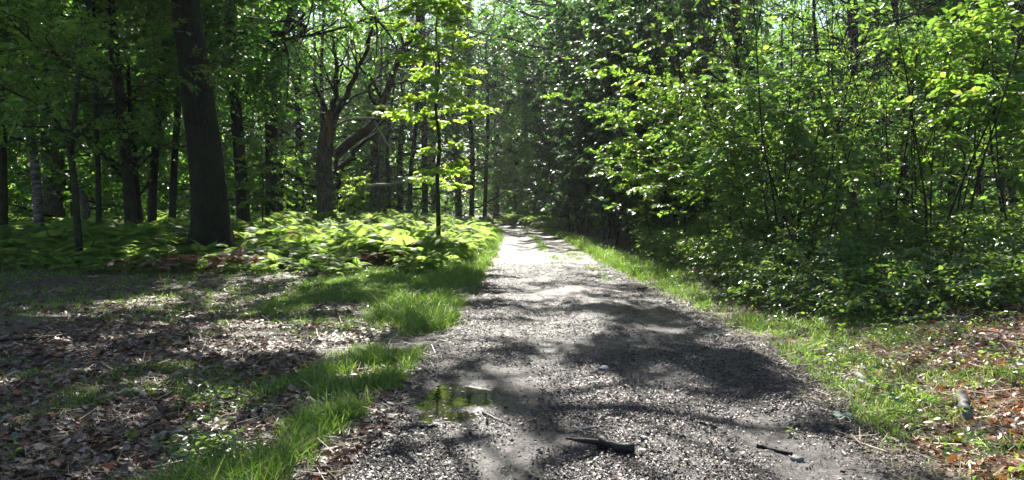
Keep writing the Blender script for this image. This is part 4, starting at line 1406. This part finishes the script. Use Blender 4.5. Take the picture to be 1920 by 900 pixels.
stick("stick", "red brown stick leaning in leaves at far right", "stick", [(1868, 640), (1880, 655), (1896, 668)], .012, M_WETWOOD, 18, lift=.02, twig=1)


def stone(label, px, py, size, mat, seed):
    rng = R0(seed)
    import bmesh
    bm = bmesh.new()
    bmesh.ops.create_icosphere(bm, subdivisions=3, radius=1)
    sc = np.array([1, rng.uniform(.6, .9), rng.uniform(.35, .6)]) * size
    off = rng.uniform(0, 50, 3)
    for v in bm.verts:
        c = np.array(v.co)
        k = 1 + .35 * (mnoise.noise((c * 1.1 + off).tolist())) + .12 * mnoise.noise((c * 3 + off).tolist())
        v.co = (c * k * sc).tolist()
    me = bpy.data.meshes.new("stone")
    bm.to_mesh(me)
    bm.free()
    me.materials.append(mat)
    for p in me.polygons:
        p.use_smooth = True
    p = on(px, py)
    o = link("stone", me, loc=(p[0], p[1], p[2] + size * .18))
    o.rotation_euler = (0, 0, rng.uniform(0, 6))
    tag(o, label, "stone")


stone("flat dark stone at the near right of the track beside a stick", 1494, 864, .045, M_STONE, 1)
stone("small dark wedge stone right of the black log piece", 1231, 862, .022, M_STONE, 2)
stone("pale sliver of stone touching the black log piece", 1205, 846, .026, M_STONE_P, 3)
stone("pale flat stone in the middle of the track", 1133, 692, .045, M_STONE_P, 4)
stone("dark stone left of two others on the right track", 1332, 736, .032, M_STONE, 5)
stone("dark stone, middle of three on the right track", 1360, 735, .030, M_STONE, 6)
stone("dark pointed stone, rightmost of three on the track", 1374, 734, .026, M_STONE, 7)
stone("lone dark stone near the track's far right edge", 1254, 569, .05, M_STONE, 8)
stone("small black stone in the middle track above the stick", 1084, 718, .025, M_STONE, 9)
stone("pale pebble on the lit track left of the wheel rut", 905, 640, .04, M_STONE_P, 10)
stone("whitish stone by the small stick and log piece", 1208, 822, .025, M_STONE_P, 11)
stone("dark stone lying against the near right grass", 1384, 648, .035, M_STONE, 12)


def leaves_on(label, px, py, n, size, seed, mat, name, category, spread=.12):
    rng = R0(seed)
    p = on(px, py)
    pos = np.column_stack([rng.normal(0, spread, n), rng.normal(0, spread, n), rng.uniform(.01, .03, n)])
    az = rng.uniform(0, 6.28, n)
    ax = np.column_stack([np.cos(az), np.sin(az), rng.normal(.1, .2, n)])
    V, F = stamp(OAK_V, OAK_F, pos, ax, unit(UP + rng.normal(0, .3, (n, 3))), rng.uniform(.7, 1.1, n) * size)
    t = tubes(np.array([[[-spread * 2, spread, .012], [0, 0, .02], [spread, -spread * .5, .015]]]), np.array([[.003, .003, .002]]), 4)
    nl = len(F)
    V, F = cat([(V, F), t])
    tag(link(name, mesh(name, V, F, [mat, M_TWIG], False, np.concatenate([np.zeros(nl), np.ones(len(F) - nl)])), loc=p), label, category)


M_PALE = leaf_mat("pale_leaf_underside", [(0, G(.30, .38, .27)), (1, G(.48, .55, .42))], [(0, G(.2, .3, .15)), (1, G(.3, .4, .2))], rough=.6, mix=.25)
leaves_on("torn off twig with pale grey green leaves on the near right track", 1573, 785, 9, .075, 1, M_PALE, "leafy_twig", "twig", .05)
leaves_on("fallen leafy twig with pale leaves on the right track, farther off", 1334, 631, 7, .09, 2, M_PALE, "leafy_twig", "twig", .08)


rg_ = R0(910)
fx, fy = PUD[0] + rg_.normal(0, .2, 40), PUD[1] + rg_.normal(0, .42, 40)
az_ = rg_.uniform(0, 6.28, 40)
V, F = stamp(OAK_V * np.array([1, 1, .2]), OAK_F, np.column_stack([fx, fy, np.maximum(surf(fx, fy), wz) + .004]), np.column_stack([np.cos(az_), np.sin(az_), np.zeros(40)]),
             unit(UP + rg_.normal(0, .06, (40, 3))), rg_.uniform(.015, .05, 40))
link("floating_leaf_litter", mesh("floating_leaf_litter", V, F, M_LITTER), kind="stuff")


def seedling(label, px, py, h, n, size, seed, mat=M_LEAF_S):
    rng = R0(seed)
    p = on(px, py)
    st_ = grow(rng, np.array([[0, 0, -.01]]), np.array([[.1, 0, 1.]]), h, .003, 6, .1, .1, .5)
    root = thing("seedling", p, label, "plant")
    V, F = tubes(st_[0], st_[1], 5)
    link("stem", mesh("stem", V, F, M_GRASS, True), root)
    i = np.linspace(1.5, 5, n)
    c = np.array([[np.interp(q, np.arange(6), st_[0][0, :, a]) for a in range(3)] for q in i])
    az = np.arange(n) * 2.4 + rng.uniform(0, 6)
    ax = np.column_stack([np.cos(az), np.sin(az), np.full(n, .15)])
    for k in range(n):
        V, F = stamp(LEAF_V, LEAF_F, c[k:k + 1], ax[k:k + 1], unit(UP + rng.normal(0, .3, (1, 3))), size * rng.uniform(.8, 1.2), 1.3)
        link("leaf", mesh("leaf", V, F, mat), root)


seedling("bright round leaved seedling in the bottom left corner", 22, 872, .16, 6, .06, 1)
seedling("small bright seedling at the bottom edge beside the muddy track", 628, 893, .05, 4, .05, 2)
seedling("taller leafy weed standing in the left grass below the bracken", 545, 565, .45, 12, .10, 3)
seedling("tiny pale weed on bare soil left of the verge grass", 245, 835, .12, 6, .045, 4)
seedling("small green weed growing alone in the right track", 1480, 815, .06, 6, .04, 5)

# ------------------------------------------------------------------ sky, sun, camera
w = bpy.data.worlds.new("World")
SC.world = w
w.use_nodes = True
nt = w.node_tree
nt.nodes.clear()
sky = nt.nodes.new("ShaderNodeTexSky")
sky.sky_type = "NISHITA"
sky.sun_disc = False
sky.sun_elevation = SUN_EL
sky.sun_rotation = SUN_AZ
bg = nt.nodes.new("ShaderNodeBackground")
bg.inputs[1].default_value = .068
wo = nt.nodes.new("ShaderNodeOutputWorld")
nt.links.new(sky.outputs[0], bg.inputs[0])
nt.links.new(bg.outputs[0], wo.inputs[0])

sun = bpy.data.lights.new("sun", "SUN")
sun.energy = 5.0
sun.angle = math.radians(.53)
sun.color = (1, .95, .86)
so = bpy.data.objects.new("sun", sun)
COL.objects.link(so)
so.rotation_euler = (-(math.pi / 2 - SUN_EL), 0, -SUN_AZ)

cam = bpy.data.cameras.new("camera")
cam.sensor_width = 36
cam.lens = FPX / 1920 * 36
cam.shift_y = -(450 - HZ) / 1920
cam.clip_end = 600
cam.clip_start = .05
co = bpy.data.objects.new("camera", cam)
COL.objects.link(co)
co.location = (0, 0, CAMZ)
co.rotation_euler = (math.pi / 2, 0, 0)
SC.camera = co

# thin sunlit summer air under the trees
m, nt, out = new_mat("woodland_air")
pv = nt.nodes.new("ShaderNodeVolumePrincipled")
pv.inputs["Color"].default_value = (.92, .96, 1, 1)
pv.inputs["Density"].default_value = HAZE
pv.inputs["Anisotropy"].default_value = .45
nt.links.new(pv.outputs[0], out.inputs["Volume"])
hx = [(sx, sy, sz) for sx in (-185, 185) for sy in (-30, 250) for sz in (-2.5, 45)]
me = bpy.data.meshes.new("haze")
me.from_pydata(hx, [], [(0, 1, 3, 2), (4, 6, 7, 5), (0, 4, 5, 1), (2, 3, 7, 6), (0, 2, 6, 4), (1, 5, 7, 3)])
me.materials.append(m)
link("haze", me, kind="stuff")

SC.render.engine = "CYCLES"
cy = SC.cycles
cy.max_bounces = 6
cy.diffuse_bounces = 3
cy.glossy_bounces = 2
cy.transmission_bounces = 4
cy.transparent_max_bounces = 4
cy.volume_bounces = 0
cy.sample_clamp_indirect = 6
cy.use_denoising = True
try:
    cy.denoiser = "OPENIMAGEDENOISE"
    cy.denoising_input_passes = "RGB_ALBEDO_NORMAL"
except Exception:
    pass
cy.caustics_reflective = False
cy.caustics_refractive = False
vs = SC.view_settings
vs.view_transform = "Standard"
vs.look = "None"
vs.exposure = 1.7
vs.gamma = 1
